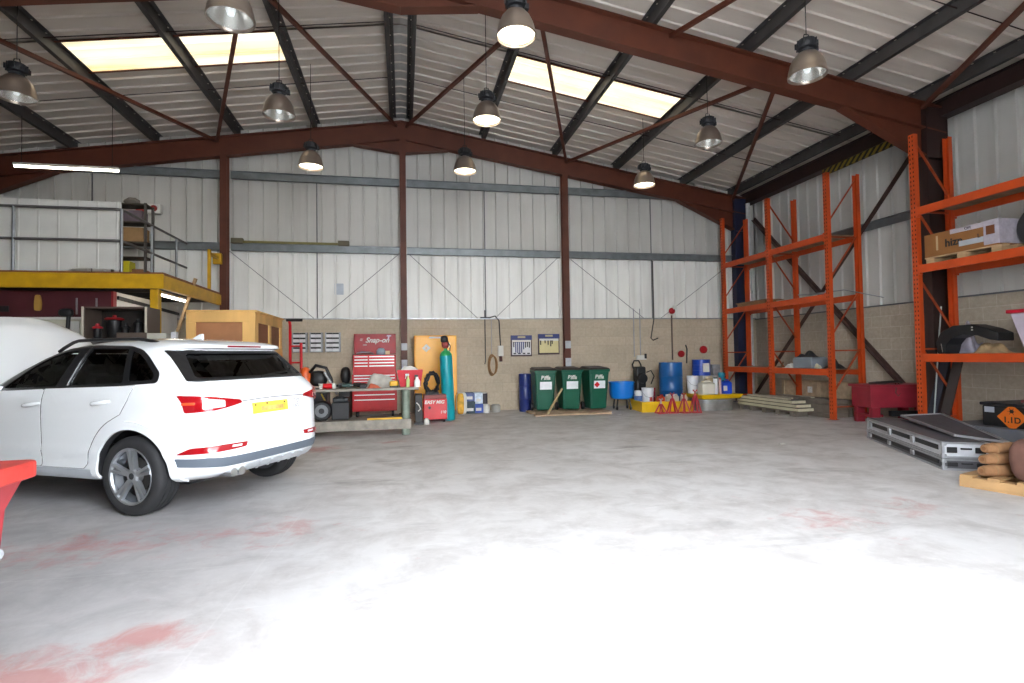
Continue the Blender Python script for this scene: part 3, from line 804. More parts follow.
# raised bonnet, hinged at the scuttle, with its prop
hp = MB(); NXg, NYg = 14, 14; ang = math.radians(44)
def hood_pt(u, v, d=0):
    wv = .74-.10*u**2; y = (2*v-1)*wv*(1-.07*u**6)
    x = 1.18*u*(1-.10*abs(2*v-1)**3*u); cr = .075*(1-(2*v-1)**2)+.05*math.sin(PI*u*.5)-.12*max(0, u-.8)/.2*.6+(-.03*max(0, abs(2*v-1)-.85)/.15)
    p = Vector((x, y, cr-d)); R_ = Matrix.Rotation(-ang, 3, 'Y')
    return Vector((2.2, 0, 1.07))+R_@p
for d in (0, .035):
    base = len(hp.v)
    for i in range(NXg+1):
        for j in range(NYg+1): hp.v.append(hood_pt(i/NXg, j/NYg, d))
    for i in range(NXg):
        for j in range(NYg):
            q = [base+i*(NYg+1)+j, base+i*(NYg+1)+j+1, base+(i+1)*(NYg+1)+j+1, base+(i+1)*(NYg+1)+j]
            hp.f.append(q if d == 0 else q[::-1]); hp.m.append(0)
K = (NXg+1)*(NYg+1); edge = [j for j in range(NYg)]+[i*(NYg+1)+NYg for i in range(NXg)]+[NXg*(NYg+1)+j for j in range(NYg, 0, -1)]+[i*(NYg+1) for i in range(NXg, 0, -1)]
for a, b in zip(edge, edge[1:]+edge[:1]): hp.f.append([a, b, b+K, a+K]); hp.m.append(0)
cpart(hp, 'bonnet', PAINT, smooth=40)
cpart(MB().cyl((2.75, -.62, .95), hood_pt(.55, .06, .03), .008, n=8), 'bonnet_stay', BLACKT)
eng = MB().box(2.35, -.45, .8, 2.95, .45, 1.0); eng.box(2.5, -.3, 1.0, 2.85, .3, 1.04)
cpart(eng, 'engine_cover', BLACKT, bevel=.02)
# seats and wheel seen through the glass
def seat(x, y, wd, head):
    mb = MB().obox((x, y, .66), (.5, wd, .16)); mb.obox((x-.27, y, .95), (.14, wd, .6), ry=-.22)
    for hy in head: mb.blob((x-.37, y+hy, 1.33), (.11,.27,.2), 12, 6, e=.6); mb.cyl((x-.36, y+hy-.05, 1.1), (x-.37, y+hy-.05, 1.3), .008, n=6); mb.cyl((x-.36, y+hy+.05, 1.1), (x-.37, y+hy+.05, 1.3), .008, n=6)
    return mb
for y in (.37, -.37): cpart(seat(1.2, y, .5, (0,)), 'front_seat', INT, bevel=.03)
cpart(seat(.4, 0, 1.2, (-.38, .38)), 'rear_seat', INT, bevel=.03)
cpart(MB().box(1.62, -.7, .62, 1.95, .7, 1.06), 'dashboard', INT, bevel=.03)
sw = MB().lathe([(.17,-.012),(.185,0),(.17,.012)], (0,0,0), 24, closed=True); sw.cyl((0,0,-.1), (0,0,0), .05, n=12)
for k in range(3): sw.beam((0,0,0), (.17*math.cos(k*2.09+1.57), .17*math.sin(k*2.09+1.57), 0), .03, .012)
sw.xf(Matrix.Translation((1.5, -.37, 1.06)) @ Matrix.Rotation(-1.15, 4, 'Y'))
cpart(sw, 'steering_wheel', INT, smooth=50)
# ------------------------------------------------------------------ lamps under the roof
ALU = mat('spun aluminium', '#a09388', .32, .85, .1, 3)
ALU_IN = mat('polished reflector', '#e6e4e0', .25, .75, 0)
HOUS = mat('black cast housing', '#25262a', .6, .2, .2, 12)
CORD = mat('dark cord', '#2a2624', .8, 0, 0)
LAMP_ON = emis('lit lamp glass', '#fff3d8', 6); LAMP_OFF = emis('dim lamp glass', '#e9f1f2', .5)
TUBE_ON = emis('lit fluorescent tube', '#fff6e6', 12)
def pendant(x, y, z, lit, label, pr=PURLIN):
    t = thing('high_bay_lamp', label, 'lamp', (x, y, z), 0, None)
    zt = roof_z(x)-z-.22
    MB().tube([(0,0,.52),(0,0,zt)], .006, 6).build('suspension_cord', CORD, t, world=False)
    hk = MB().tube([(-.05,0,.44),(-.03,0,.53),(.03,0,.53),(.05,0,.44)], .007, 6); hk.build('hook', CORD, t, world=False)
    h = MB().lathe([(.0,.29),(.075,.29),(.085,.31),(.085,.325),(.06,.33),(.06,.345),(.105,.35),(.115,.37),(.115,.43),(.10,.455),(.05,.465),(0,.465)], n=20)
    for k in range(10):
        a = 2*PI*k/10; h.obox((.118*math.cos(a), .118*math.sin(a), .40), (.03,.012,.07), a)
    h.box(.10,-.03,.33,.15,.03,.39)
    h.build('ballast_housing', HOUS, t, world=False, smooth=40)
    prof = [(.078,.30),(.12,.275),(.165,.22),(.198,.15),(.215,.08),(.222,.03),(.228,.022),(.228,0),(.222,-.004),(.217,.0)]
    inn = [(.212,.03),(.205,.08),(.188,.15),(.155,.215),(.11,.265),(.07,.285),(0,.287)]
    r = MB().lathe(prof, n=28, caps=False).build('reflector', ALU, t, world=False, smooth=45)
    MB().lathe(inn, n=28, caps=False).build('reflector_lining', ALU_IN, r, world=False, smooth=60)
    if lit: MB().lathe([(0,.006),(.12,.012),(.200,.035),(.212,.045),(.2,.05),(0,.05)], n=28).build('lamp_lens', LAMP_ON, t, world=False, smooth=50)
    else: MB().lathe([(0,.04),(.03,.05),(.045,.1),(.04,.17),(.02,.2),(.02,.26),(0,.26)], n=16).build('lamp_bulb', LAMP_OFF, t, world=False, smooth=50)
    return t
G = 'high bay lamps under the roof'
for x, y, z, lit, lab in (
    (-1.67, 10.5, 4.97, 1, 'lit bell-shaped metal roof lamp hanging before the rear beam left of the ridge post'),
    (1.23, 10.5, 5.04, 1, 'small lit bell-shaped roof lamp hanging just right of the ridge post'),
    (5.05, 10.5, 4.95, 1, 'lit bell-shaped roof lamp hanging in front of the rear beam nearest the orange racks'),
    (-1.76, 8.3, 4.95, 0, 'unlit silver-bottomed roof lamp hanging from a long cord beside the left rooflight'),
    (1.33, 8.3, 5.10, 1, 'brightly lit roof lamp hanging on a long cord beside the right rooflight'),
    (5.20, 8.3, 4.98, 0, 'unlit metal roof lamp hanging beyond the front beam near the racks'),
    (-5.02, 8.2, 4.90, 0, 'unlit roof lamp high up at the left edge above the fluorescent tube'),
    (-1.66, 5.7, 4.76, 0, 'big silver roof lamp cut by the top of the picture, over the left rooflight'),
    (1.30, 5.9, 5.02, 1, 'big brightly lit roof lamp hanging in front of the front roof beam'),
    (5.0, 5.75, 4.82, 0, 'big unlit roof lamp hanging on the right before the front roof beam')):
    pendant(x, y, z, lit, lab)['group'] = G
t = thing('fluorescent_batten', 'long lit fluorescent tube hung on two chains high on the left', 'lamp', (-6.2, 11.5, 5.03))
MB().box(-.87,-.04,.03,.87,.04,.075).build('batten_body', mat('white enamel', '#dcdad4', .4), t, world=False, bevel=.005)
MB().cyl((-.86,0,.012),(.86,0,.012),.019,n=12).build('tube', TUBE_ON, t, world=False)
for x in (-.75,.75): MB().tube([(x,0,.07),(x,0,6.0-5.03 if x < 0 else 6.3-5.03)], .006, 6).build('chain', CORD, t, world=False)
t = thing('fluorescent_batten', 'lit fluorescent tube fixed under the yellow mezzanine edge', 'lamp', (-4.3, 11.2, 2.56))
MB().box(-.04,-.75,.03,.04,.75,.075).build('batten_body', mat('white enamel', '#dcdad4'), t, world=False, bevel=.005)
MB().cyl((0,-.74,.01),(0,.74,.01),.019,n=12).build('tube', TUBE_ON, t, world=False)
t = thing('unlit_batten', 'olive batten light lying unlit along the rear wall rail', 'lamp', (-2.58, 13.42, 4.1))
OL = mat('olive batten', '#77703f', .6, 0, .2, 5)
MB().box(-1.2,-.04,0,1.2,.04,.055).build('batten_body', OL, t, world=False, bevel=.006)
for x in (-1.19, 1.19): MB().box(x-.13,-.05,-.01,x+.13,.05,.11).build('end_box', mat('dark olive cap', '#5c5540', .6), t, world=False, bevel=.01)

# ------------------------------------------------------------------ mezzanine and what is on and under it
YEL = mat('yellow painted steel', '#c79a10', .5, 0, .15, 5); WOODF = mat('brown chipboard deck', '#7b5138', .8, 0, .2, 8)
TIM = mat('raw timber', '#b0926d', .75, 0, .2, 6, stretch=(1,1,6)); WHT = mat('dirty white sheet', '#d4d3cd', .5, 0, .08, 2); BLK = mat('black plastic', '#17181b', .5, 0, .2, 10)
t = thing('mezzanine_platform', 'yellow-edged storage platform with brown deck against the rear wall', 'platform', (-4.1, 10.2, 0))
MB().box(-9.6, 10.2, 2.84, -4.05, 13.15, 2.9).build('deck', WOODF, t)
m = MB(); m.box(-9.6, 10.18, 2.62, -4.05, 10.2, 2.85); m.box(-9.6, 10.2, 2.62, -4.05, 10.26, 2.635); m.box(-9.6, 10.16, 2.85, -4.03, 10.2, 2.865); m.build('front_beam', YEL, t)
m = MB(); m.box(-4.05, 10.18, 2.62, -4.03, 13.15, 2.85); m.box(-4.1, 10.2, 2.62, -4.05, 13.15, 2.635); m.build('side_beam', YEL, t)
for x in (-4.22, -7.0, -9.4): MB().box(x-.065, 10.28, 0, x+.065, 10.42, 2.62).build('post', YEL, t, bevel=.008)
for y in (11.1, 12.0, 12.9): MB().box(-9.6, y, 2.66, -4.08, y+.06, 2.84).build('joist', PURLIN, t)
t = thing('guardrail', 'galvanised tube guardrail running along the mezzanine edge', 'railing', (-4.8, 10.45, 2.9))
for x, y in ((-8.3,10.45),(-6.42,10.45),(-4.8,10.45),(-4.8,11.6),(-4.8,12.75)): 
    p = MB().cyl((x,y,2.9),(x,y,4.03),.024,n=10); p.cyl((x,y,2.9),(x,y,2.91),.06,n=12); p.build('post', GALV, t, smooth=40)
RAILM = mat('dull steel tube', '#6c6a69', .5, .6, .15, 6)
for z, nm in ((4.03,'top_rail'),(3.48,'mid_rail')):
    MB().tube([(-9.6,10.45,z),(-4.9,10.45,z),(-4.82,10.47,z),(-4.8,10.55,z),(-4.8,13.3,z)], .024, 10).build(nm, RAILM, t, smooth=50)
# big ribbed sheet behind the rail
m = MB(); pr = ribs(-9.4, -4.87, .3, .03, .006); vs = []
for i, (x, d) in enumerate(pr):
    low = 3.04 if x > -5.7 else 2.95
    vs += [(x, 10.56-d, low-.05*math.sin(max(0, (x+6.0))*1.2) if x > -6 else low), (x, 10.56-d, 4.19), (x, 10.60-d, low), (x, 10.60-d, 4.19)]
n = len(pr)
for i in range(n-1): a, b = 4*i, 4*i+4; m.add([vs[a],vs[b],vs[b+1],vs[a+1],vs[a+2],vs[b+2],vs[b+3],vs[a+3]], [(0,1,2,3),(7,6,5,4),(0,4,5,1),(3,2,6,7)])
solo(m, 'ribbed_panel', WHT, 'large dirty white ribbed sheet standing behind the mezzanine guardrail', 'panel', weld=True)
t = thing('storage_shelf', 'dark shelf unit of stored boxes standing on the mezzanine beside the white sheet', 'shelf', (-5.2, 12.0, 2.9))
m = MB()
for x in (-5.58,-5.0):
    for y in (11.8,12.12): MB().box(x-.02,y-.02,2.9,x+.02,y+.02,4.52).build('post', mat('grey upright', '#56524e', .6, .2, .1), t)
for z in (2.98,3.42,3.72,4.12,4.48): MB().box(-5.6,11.78,z,-4.98,12.14,z+.025).build('shelf_board', mat('dark shelf', '#41392f', .7), t)
solo(MB().box(-5.5,11.8,3.748,-5.05,12.1,4.03), 'carton', mat('tan cardboard', '#96764f', .8, 0, .1), 'tan carton on the middle shelf of the mezzanine shelf unit', 'box', bevel=.008)
solo(MB().box(-5.45,11.79,3.008,-5.28,12.05,3.36), 'storage_box', mat('yellow plastic', '#c9bc16', .5), 'small yellow box low in the mezzanine shelf unit', 'box', bevel=.012)
solo(MB().box(-5.24,11.8,3.008,-5.04,12.1,3.2), 'carton', mat('brown carton', '#855b3c', .8), 'brown carton on the lowest mezzanine shelf beside the yellow box', 'box', bevel=.008)
solo(MB().box(-5.45,11.82,4.148,-5.08,12.1,4.38), 'crate', mat('grey violet crate', '#5f535b', .7), 'dark grey crate on the top bay of the mezzanine shelf unit', 'crate', bevel=.01)
solo(MB().blob((-5.3,11.96,4.585),(.3,.25,.15),12,6,jit=.15), 'rag_bundle', mat('grey rag', '#6f6a62', .9, 0, .3), 'grey rag bundle lying on top of the mezzanine shelf unit', 'rags', smooth=60)
t = thing('alarm_beacon', 'white box with round red beacon on the rear wall above the mezzanine', 'alarm', (-5.55, 13.42, 4.75))
MB().box(-5.62,13.36,4.72,-5.36,13.5,4.93).build('box', WHT, t, bevel=.01)
MB().lathe([(0,-.05),(.06,-.04),(.07,0),(.07,.02)], (-5.49,13.36,4.83), 16, 0, 'Y').build('beacon', mat('red plastic', '#8f1d18', .4), t, smooth=50)
solo(MB().lathe([(.09,0),(.085,.05),(.04,.14),(0,.15)], (-5.78,13.38,4.74), 16), 'siren', mat('red plastic', '#8f1d18'), 'small dark red siren beside the white beacon box on the rear wall', 'alarm', smooth=50)
t = thing('barrier_post', 'thin yellow upright post at the end of the mezzanine edge', 'post', (-4.1, 12.6, 2.9))
MB().box(-4.13,12.57,2.9,-4.07,12.63,3.78).build('upright', YEL, t, bevel=.005)
MB().box(-4.13,12.6,3.66,-4.07,13.2,3.72).build('arm', YEL, t)
MB().box(-4.2,13.12,3.55,-4.02,13.2,3.8).build('clamp', YEL, t, bevel=.01)
pts = [(-4.1+.0*i, 12.57-i*1.9/8, 3.75-.28*math.sin(PI*i/8)-.0*i) for i in range(9)]
solo(MB().beam((-4.92,11.55,0),(-4.02,11.6,3.0),.07,.05), 'timber_prop', TIM, 'pale timber length leaning up against the yellow mezzanine edge', 'timber')
# cabin below
MAR = mat('maroon painted panel', '#4a1a22', .5, 0, .15, 3)
t = thing('site_cabin', 'maroon fronted cabin with white side under the mezzanine', 'cabin', (-7.2, 12, 0))
MB().box(-9.7,10.5,2.14,-4.95,10.58,2.6).build('fascia', MAR, t)
MB().box(-9.7,10.52,0,-4.95,10.6,2.12).build('front_panel', mat('cream panel', '#b9b5a4', .6, 0, .1, 3), t)
MB().box(-9.7,10.47,2.11,-4.95,10.53,2.15).build('trim_strip', WHT, t)
MB().box(-5.0,10.6,0,-4.95,13.2,2.6).build('side_panel', mat('white cabin side', '#dad8d3', .5, 0, .1, 2), t)
MB().beam((-4.92,10.6,2.5),(-4.92,13.2,2.42),.03,.06).build('trunking', BLK, t)
MB().box(-4.975,10.49,2.14,-4.94,10.6,2.6).build('corner_strip', mat('bright red strip', '#8e1c25', .5), t)
MB().prism(smooth_loop([(-6.12,2.26),(-6.03,2.26),(-6.02,2.38),(-6.04,2.53),(-6.11,2.53),(-6.125,2.38)]),10.47,10.5,'Y').build('wooden_handle', mat('varnished handle', '#a5803b', .5), t)
for x in (-5.5,-5.2): MB().box(x-.012,10.485,2.2,x+.012,10.5,2.48).build('latch_bar', GALV, t)
MB().box(-7.0,10.48,2.24,-6.5,10.5,2.34).build('vent', BLK, t, bevel=.005)
for i, (x, c) in enumerate(((-5.62,'#d7d9d6'),(-5.42,'#8f8f2f'),(-5.3,'#caa23b'))): MB().box(x,10.505,1.8,x+.15,10.52,2.08).build('notice', mat('notice %d'%i, c, .6), t)
solo(MB().blob((-5.62,10.42,2.22),(.22,.12,.14),12,6,e=.7).cyl((-5.6,10.42,1.85),(-5.58,10.42,2.2),.03), 'wall_lamp', BLK, 'small black floodlight on a stem in front of the maroon cabin', 'lamp', smooth=50)
# steel table with open cabinet of reels
t = thing('steel_table', 'grey steel table carrying the brown cabinet behind the white car', 'table', (-4.3, 9.8, 0))
MB().box(-5.15,9.45,1.66,-3.55,10.12,1.7).build('table_top', PURLIN, t)
for x in (-5.1,-3.6):
    for y in (9.5,10.07): MB().box(x-.03,y-.03,0,x+.03,y+.03,1.66).build('leg', PURLIN, t)
CABM = mat('brown grey laminate', '#5b4f47', .55, 0, .1, 3)
t = thing('open_cabinet', 'brown open-fronted cabinet with cable reels on the table beyond the car', 'cabinet', (-4.5, 9.8, 1.7))
MB().box(-4.95,9.6,2.225,-4.05,10.1,2.25).build('top_panel', CABM, t)
MB().box(-4.95,9.6,1.7,-4.05,10.1,1.725).build('bottom_panel', CABM, t)
MB().box(-4.95,9.6,1.725,-4.92,10.1,2.225).build('side_panel', CABM, t); MB().box(-4.08,9.6,1.725,-4.05,10.1,2.225).build('side_panel', CABM, t)
MB().box(-4.95,10.08,1.725,-4.05,10.1,2.225).build('back_panel', mat('dark cabinet back','#2a2421',.7), t)
for x in (-4.965,-4.07): MB().box(x,9.59,1.7,x+.03,9.605,2.25).build('edge_strip', mat('pale edging', '#c9c2b4', .5), t)
def reel(x, y, z, r, h, cf, cb, lab, axis_h=.05):
    t = thing('cable_reel', lab, 'reel', (x, y, z), 0, 'cable reels in the open cabinet')
    MB().lathe([(0,0),(r,0),(r,.02),(r*.9,.03),(0,.03)], n=20).build('base_flange', cb, t, world=False, smooth=40)
    MB().lathe([(r*.6,.03),(r*.72,.05),(r*.72,h-.04),(r*.6,h-.03)], n=20).build('winding', BLK, t, world=False, smooth=40)
    MB().lathe([(0,h-.03),(r*.95,h-.03),(r,h-.015),(r*.75,h+.005),(.03,h+.01),(.025,h+axis_h),(0,h+axis_h)], n=20).build('top_flange', cf, t, world=False, smooth=40)
REDP = mat('red plastic reel', '#b01d28', .4)
reel(-4.79,9.70,1.726,.075,.21,REDP,BLK,'small red-topped cable reel at the left of the open cabinet')
reel(-4.63,9.87,1.726,.14,.36,REDP,BLK,'tall black cable reel with wide red flange in the open cabinet')
reel(-4.42,9.76,1.726,.07,.22,BLK,BLK,'small black cable reel in the middle of the open cabinet')
reel(-4.24,9.76,1.726,.07,.29,BLK,REDP,'black-topped reel with red foot at the right of the open cabinet')
solo(MB().box(-4.42,9.48,1.7,-4.0,9.6,1.83), 'drawer_box', CABM, 'low brown box with white label before the open cabinet', 'box', bevel=.006)
solo(MB().box(-4.0,9.5,1.7,-3.72,9.72,1.82), 'file_box', mat('grey white card', '#bdbcb0', .7), 'pale grey card box right of the open cabinet', 'box', bevel=.006)
solo(MB().box(-3.66,9.5,1.7,-3.58,9.6,1.84), 'paint_tin', mat('white tin', '#cfd0d4', .4), 'small white carton at the end of the steel table', 'box', bevel=.01)
# plywood crate
PINE = mat('planed pine', '#dcae68', .6, 0, .18, 3, stretch=(1,1,.3)); PLY = mat('reddish plywood', '#a9744c', .65, 0, .15, 3); PLYD = mat('shaded brown ply', '#7f4f33', .7, 0, .15, 3)
t = thing('plywood_crate', 'large pine-framed plywood crate standing behind the white car', 'crate', (-2.95, 10.4, 0))
X0, X1, Y0, Y1 = -3.47, -2.42, 9.6, 11.65
MB().box(X0+.03,Y0+.03,.2,X1-.03,Y1-.03,2.1).build('box_body', PLY, t)
def bat(*a): MB().box(*a).build('batten', PINE, t, bevel=.004)
bat(X0,Y0,2.0,X1,Y0+.04,2.17); bat(X0,Y0,.15,X1,Y0+.04,.32); bat(X0,Y0,.32,X0+.14,Y0+.04,2.0); bat(X1-.2,Y0,.32,X1,Y0+.04,2.0)
bat(X1-.04,Y0+.04,2.0,X1,Y1,2.17); bat(X1-.04,Y0+.04,.15,X1,Y1,.3); bat(X1-.04,Y0+.04,1.42,X1,Y1,1.58)
for y in (Y0+.04,(Y0+Y1)/2-.07,Y1-.2): bat(X1-.04,y,.3,X1,y+.16,1.42); bat(X1-.04,y,1.58,X1,y+.16,2.0)
MB().box(X0-.02,Y0-.02,2.17,X1+.03,Y1,2.2).build('lid', PINE, t, bevel=.004)
for y in (Y0+.1,Y1-.3): MB().box(X0,y,0,X1,y+.14,.15).build('bearer', PINE, t)
for y0,y1 in ((Y0+.2,(Y0+Y1)/2-.07),((Y0+Y1)/2+.09,Y1-.2)): MB().box(X1-.045,y0,1.58,X1-.025,y1,2.0).build('inset_panel', PLYD, t)

# ------------------------------------------------------------------ along the rear wall, left half
REDS = mat('red painted steel', '#c60413', .4, 0, .1, 5); REDD = mat('deep red steel', '#a00d18', .45, 0, .12, 5)
t = thing('sack_truck', 'tall red sack truck with black handle standing beside the crate', 'sack truck', (-2.3, 12.1, 0))
MB().tube([(-2.36,12.1,.15),(-2.36,12.1,2.1),(-2.36,12.02,2.2)], .03, 8).build('upright', REDS, t, smooth=50)
MB().tube([(-2.14,12.1,.15),(-2.14,12.1,1.72)], .03, 8).build('upright', REDS, t, smooth=50)
for z in (.5,.9,1.3,1.65): MB().tube([(-2.36,12.1,z),(-2.14,12.1,z)], .018, 8).build('cross_bar', REDS, t)
MB().tube([(-2.42,12.02,2.2),(-2.1,12.02,2.2)], .03, 8).build('handle', BLK, t)
MB().box(-2.42,11.8,.03,-2.08,12.1,.06).build('toe_plate', REDS, t)
for x in (-2.46,-2.04): MB().lathe([(.05,-.03),(.13,-.035),(.14,0),(.13,.035),(.05,.03)], (x,12.14,.14), 20, 0, 'X', closed=True).build('wheel', TYRE, t, smooth=40)
G = 'small parts racks on the rear wall'
for i, (x0, x1, lab) in enumerate(((-2.56,-2.235,'grey small-parts rack on the wall nearest the red sack truck'),(-2.17,-1.885,'grey small-parts rack in the middle of the wall row of three'),(-1.82,-1.48,'grey small-parts rack on the wall nearest the red tool chest'))):
    t = thing('parts_rack', lab, 'rack', ((x0+x1)/2, 13.5, 1.53), 0, G)
    MB().box(x0,13.46,1.53,x1,13.5,2.0).build('back_plate', mat('grey rack', '#a7a9aa', .45, .4, .1), t, bevel=.004)
    MB().box(x1-.03,13.34,1.53,x1,13.46,2.0).build('side_plate', GALV, t); MB().box(x0,13.34,1.53,x0+.02,13.46,2.0).build('side_plate', GALV, t)
    for r in range(4):
        for c in range(2):
            w_ = (x1-x0-.07)/2; a = x0+.025+c*(w_+.01)
            m = MB().box(a,13.33,1.55+r*.113,a+w_,13.46,1.605+r*.113); m.box(a,13.32,1.6+r*.113,a+w_,13.335,1.615+r*.113); m.build('drawer', mat('clear drawer', '#d9dadb', .35), t)
            MB().box(a,13.36,1.615+r*.113,a+w_,13.45,1.65+r*.113).build('drawer_shadow_gap', BLK, t)
# workbench and what is on it
BEN = mat('scuffed bench steel', '#7d776d', .5, .3, .3, 7); BENG = mat('grey green steel', '#7c877a', .5, .1, .2, 8)
t = thing('workbench', 'long steel workbench with thick legs and lower shelf beside the car', 'workbench', (-.8, 9.95, 0))
MB().box(-1.95,9.6,.80,.26,10.35,.845).build('bench_top', BEN, t, bevel=.005)
MB().box(-1.9,9.68,.24,.12,10.25,.29).build('lower_shelf', mat('worn timber shelf', '#8b8177', .7, 0, .3, 6), t); MB().box(-1.9,9.64,.12,.12,9.68,.29).build('shelf_beam', BEN, t)
for x in (.03,-1.8):
    for y in (9.78,10.2): MB().cyl((x,y,0),(x,y,.80),.075,n=18).build('leg', BENG, t, smooth=40)
BX = lambda px: -.067+(px-400)*.0176
def tool(mb, name, m, label, cat='tool', **kw): return solo(mb, name, m, label, cat, **kw)
zb = .845
t = thing('red_can', 'small red tin lying on the workbench', 'tin', (BX(330), 9.85, zb)); m = MB().lathe([(0,-.09),(.045,-.09),(.045,.09),(0,.09)], (BX(330),9.85,zb+.045), 16, 0, 'X').build('body', REDS, t, smooth=40); MB().lathe([(0,.09),(.02,.09),(.02,.11),(0,.11)], (BX(330),9.85,zb+.045), 12, 0, 'X').build('cap', WHT, t, smooth=40)
for i,(px,lab) in enumerate(((323.5,'white paper cup on the bench left of the red tin'),(336,'white paper cup on the bench just right of the red tin'))):
    solo(MB().lathe([(.028,0),(.038,.09),(.035,.09),(.026,.006),(0,.006)], (BX(px),9.8,zb), 14), 'paper_cup', WHT, lab, 'cup', 'paper cups on the workbench', smooth=40)
solo(MB().lathe([(.01,-.03),(.05,-.03),(.055,0),(.05,.03),(.01,.03)], (BX(311.5),9.8,zb+.055), 16, 0, 'Y', closed=True), 'tape_roll', mat('yellow tape', '#d8c022', .4), 'yellow tape roll standing at the car end of the workbench', 'tape', smooth=40)
def drill(x, y, rz, c, lab):
    t = thing('power_drill', lab, 'drill', (x, y, zb), rz, 'power tools lying on the workbench')
    MB().lathe([(0,-.1),(.03,-.1),(.036,-.05),(.036,.05),(.02,.08),(.02,.13),(0,.13)], (0,0,.05), 14, 0, 'X').build('motor_housing', c, t, world=False, smooth=40)
    MB().obox((-.06,.07,.035), (.05,.16,.045), .2).build('grip', BLK, t, world=False, bevel=.012)
    MB().obox((-.085,.16,.035), (.1,.06,.06), .2).build('battery', BLK, t, world=False, bevel=.008)
    MB().cyl((.13,0,.05),(.2,0,.05),.006,n=8).build('drill_bit', GALV, t, world=False)
TEAL_D = mat('dark green tool body', '#27423f', .5)
drill(BX(349), 9.85, .3, TEAL_D, 'dark green drill lying on the bench left of the rags')
drill(BX(362), 9.78, 2.9, BLK, 'black drill lying on the bench just in front of the tool chest')
drill(BX(342), 10.12, 1.2, mat('grey tool body', '#8d9496', .5), 'grey drill lying on the bench behind the paper cups')
t = thing('angle_grinder', 'dark angle grinder lying in the middle of the workbench', 'grinder', (BX(355), 10.2, zb)); MB().cyl((BX(352),10.24,zb+.04),(BX(360),10.24,zb+.04),.035,n=14).build('body', BLK, t, smooth=40); MB().lathe([(0,0),(.06,0),(.06,.006),(0,.006)], (BX(351),10.24,zb+.02), 20).build('grinding_disc', GALV, t)
rg = MB()
def crumple(c, sx, sy, h, seed, m, n=20):
    random.seed(seed); mb = MB(); vs = []
    H = [[0]*(n+1) for _ in range(n+1)]
    bumps = [(random.uniform(.15,.85), random.uniform(.15,.85), random.uniform(.1,.2), random.uniform(.4,1)) for _ in range(14)]
    for i in range(n+1):
        for j in range(n+1):
            u, v = i/n, j/n; e = math.sin(PI/2*min(1, 3.5*min(u,1-u,v,1-v))); hh = sum(a*math.exp(-((u-p)**2+(v-q)**2)/r**2) for p,q,r,a in bumps)
            ang_ = math.atan2(v-.5,u-.5); rr = 1+.12*math.sin(3*ang_+seed)
            vs.append((c[0]+(u-.5)*sx*rr, c[1]+(v-.5)*sy*rr, c[2]+.004+h*e*math.tanh(hh*.55)))
    k = len(vs); vs2 = [(x,y,c[2]) for x,y,z in vs]
    fs = [(i*(n+1)+j,(i+1)*(n+1)+j,(i+1)*(n+1)+j+1,i*(n+1)+j+1) for i in range(n) for j in range(n)]
    mb.add(vs+vs2, fs+[tuple(q+k for q in reversed(f)) for f in fs])
    ed = [j for j in range(n)]+[i*(n+1)+n for i in range(n)]+[n*(n+1)+j for j in range(n,0,-1)]+[i*(n+1) for i in range(n,0,-1)]
    mb.f += [[a,a+k,b+k,b] for a,b in zip(ed, ed[1:]+ed[:1])]; mb.m += [0]*len(ed)
    random.seed(seed*3+1); return mb
solo(crumple((BX(381),10.08,zb),.55,.42,.30,4,None), 'dust_sheet', mat('pale grey cloth', '#a9a59c', .9, 0, .2, 9), 'crumpled pale grey cloth heaped on the workbench', 'cloth', smooth=70)
solo(crumple((BX(375),9.74,zb),.22,.16,.09,9,None), 'rag', mat('orange red rag', '#b2583f', .9, 0, .2, 9), 'orange-red rag in front of the grey cloth on the bench', 'rag', smooth=70)
t = thing('tape_measure', 'yellow and black hand tool at the end of the bench rags', 'tool', (BX(394),9.75,zb)); MB().blob((BX(394),9.75,zb+.06),(.15,.09,.12),14,8,e=.5).build('body', mat('yellow tool body', '#d5a31d', .45), t, smooth=50); MB().box(BX(390),9.7,zb,BX(398),9.8,zb+.03).build('grip', BLK, t, bevel=.01)
def spray(x, y, z, hb, c, nz, lab, group=None, r=.032):
    t = thing('spray_bottle', lab, 'bottle', (x, y, z), 0, group)
    MB().lathe([(0,0),(r,0),(r,.01),(r,hb*.6),(r*.5,hb*.8),(r*.4,hb)], n=14).build('bottle', c, t, world=False, smooth=50)
    m = MB().box(-.045,-.012,hb,.02,.012,hb+.035); m.beam((-.03,0,hb),(-.045,0,hb-.05),.012,.014); m.build('trigger_head', nz, t, world=False, bevel=.003)
spray(BX(408),9.72,zb,.2,mat('pale green bottle','#c2cf86',.4),WHT,'pale green spray bottle at the end of the workbench')
spray(BX(417),9.7,zb,.18,mat('white bottle','#e4e3e1',.4),BLK,'white spray bottle with black head on the bench before the red bag', r=.055)
t = thing('red_bag', 'red bag stuffed with white paper at the bench end', 'bag', (.12, 9.98, zb))
m = MB(); 
m.add([(-.06,9.85,zb),(.3,9.85,zb),(.3,10.1,zb),(-.06,10.1,zb),(-.12,9.82,zb+.3),(.34,9.82,zb+.3),(.34,10.12,zb+.3),(-.12,10.12,zb+.3)], [(0,3,2,1),(0,1,5,4),(1,2,6,5),(2,3,7,6),(3,0,4,7)]); m.build('bag', mat('red nylon', '#c2212f', .6, 0, .1), t)
crumple((.11,9.97,zb+.27),.40,.26,.12,21,None).build('white_paper', WHT, t, smooth=60)
random.seed(5)
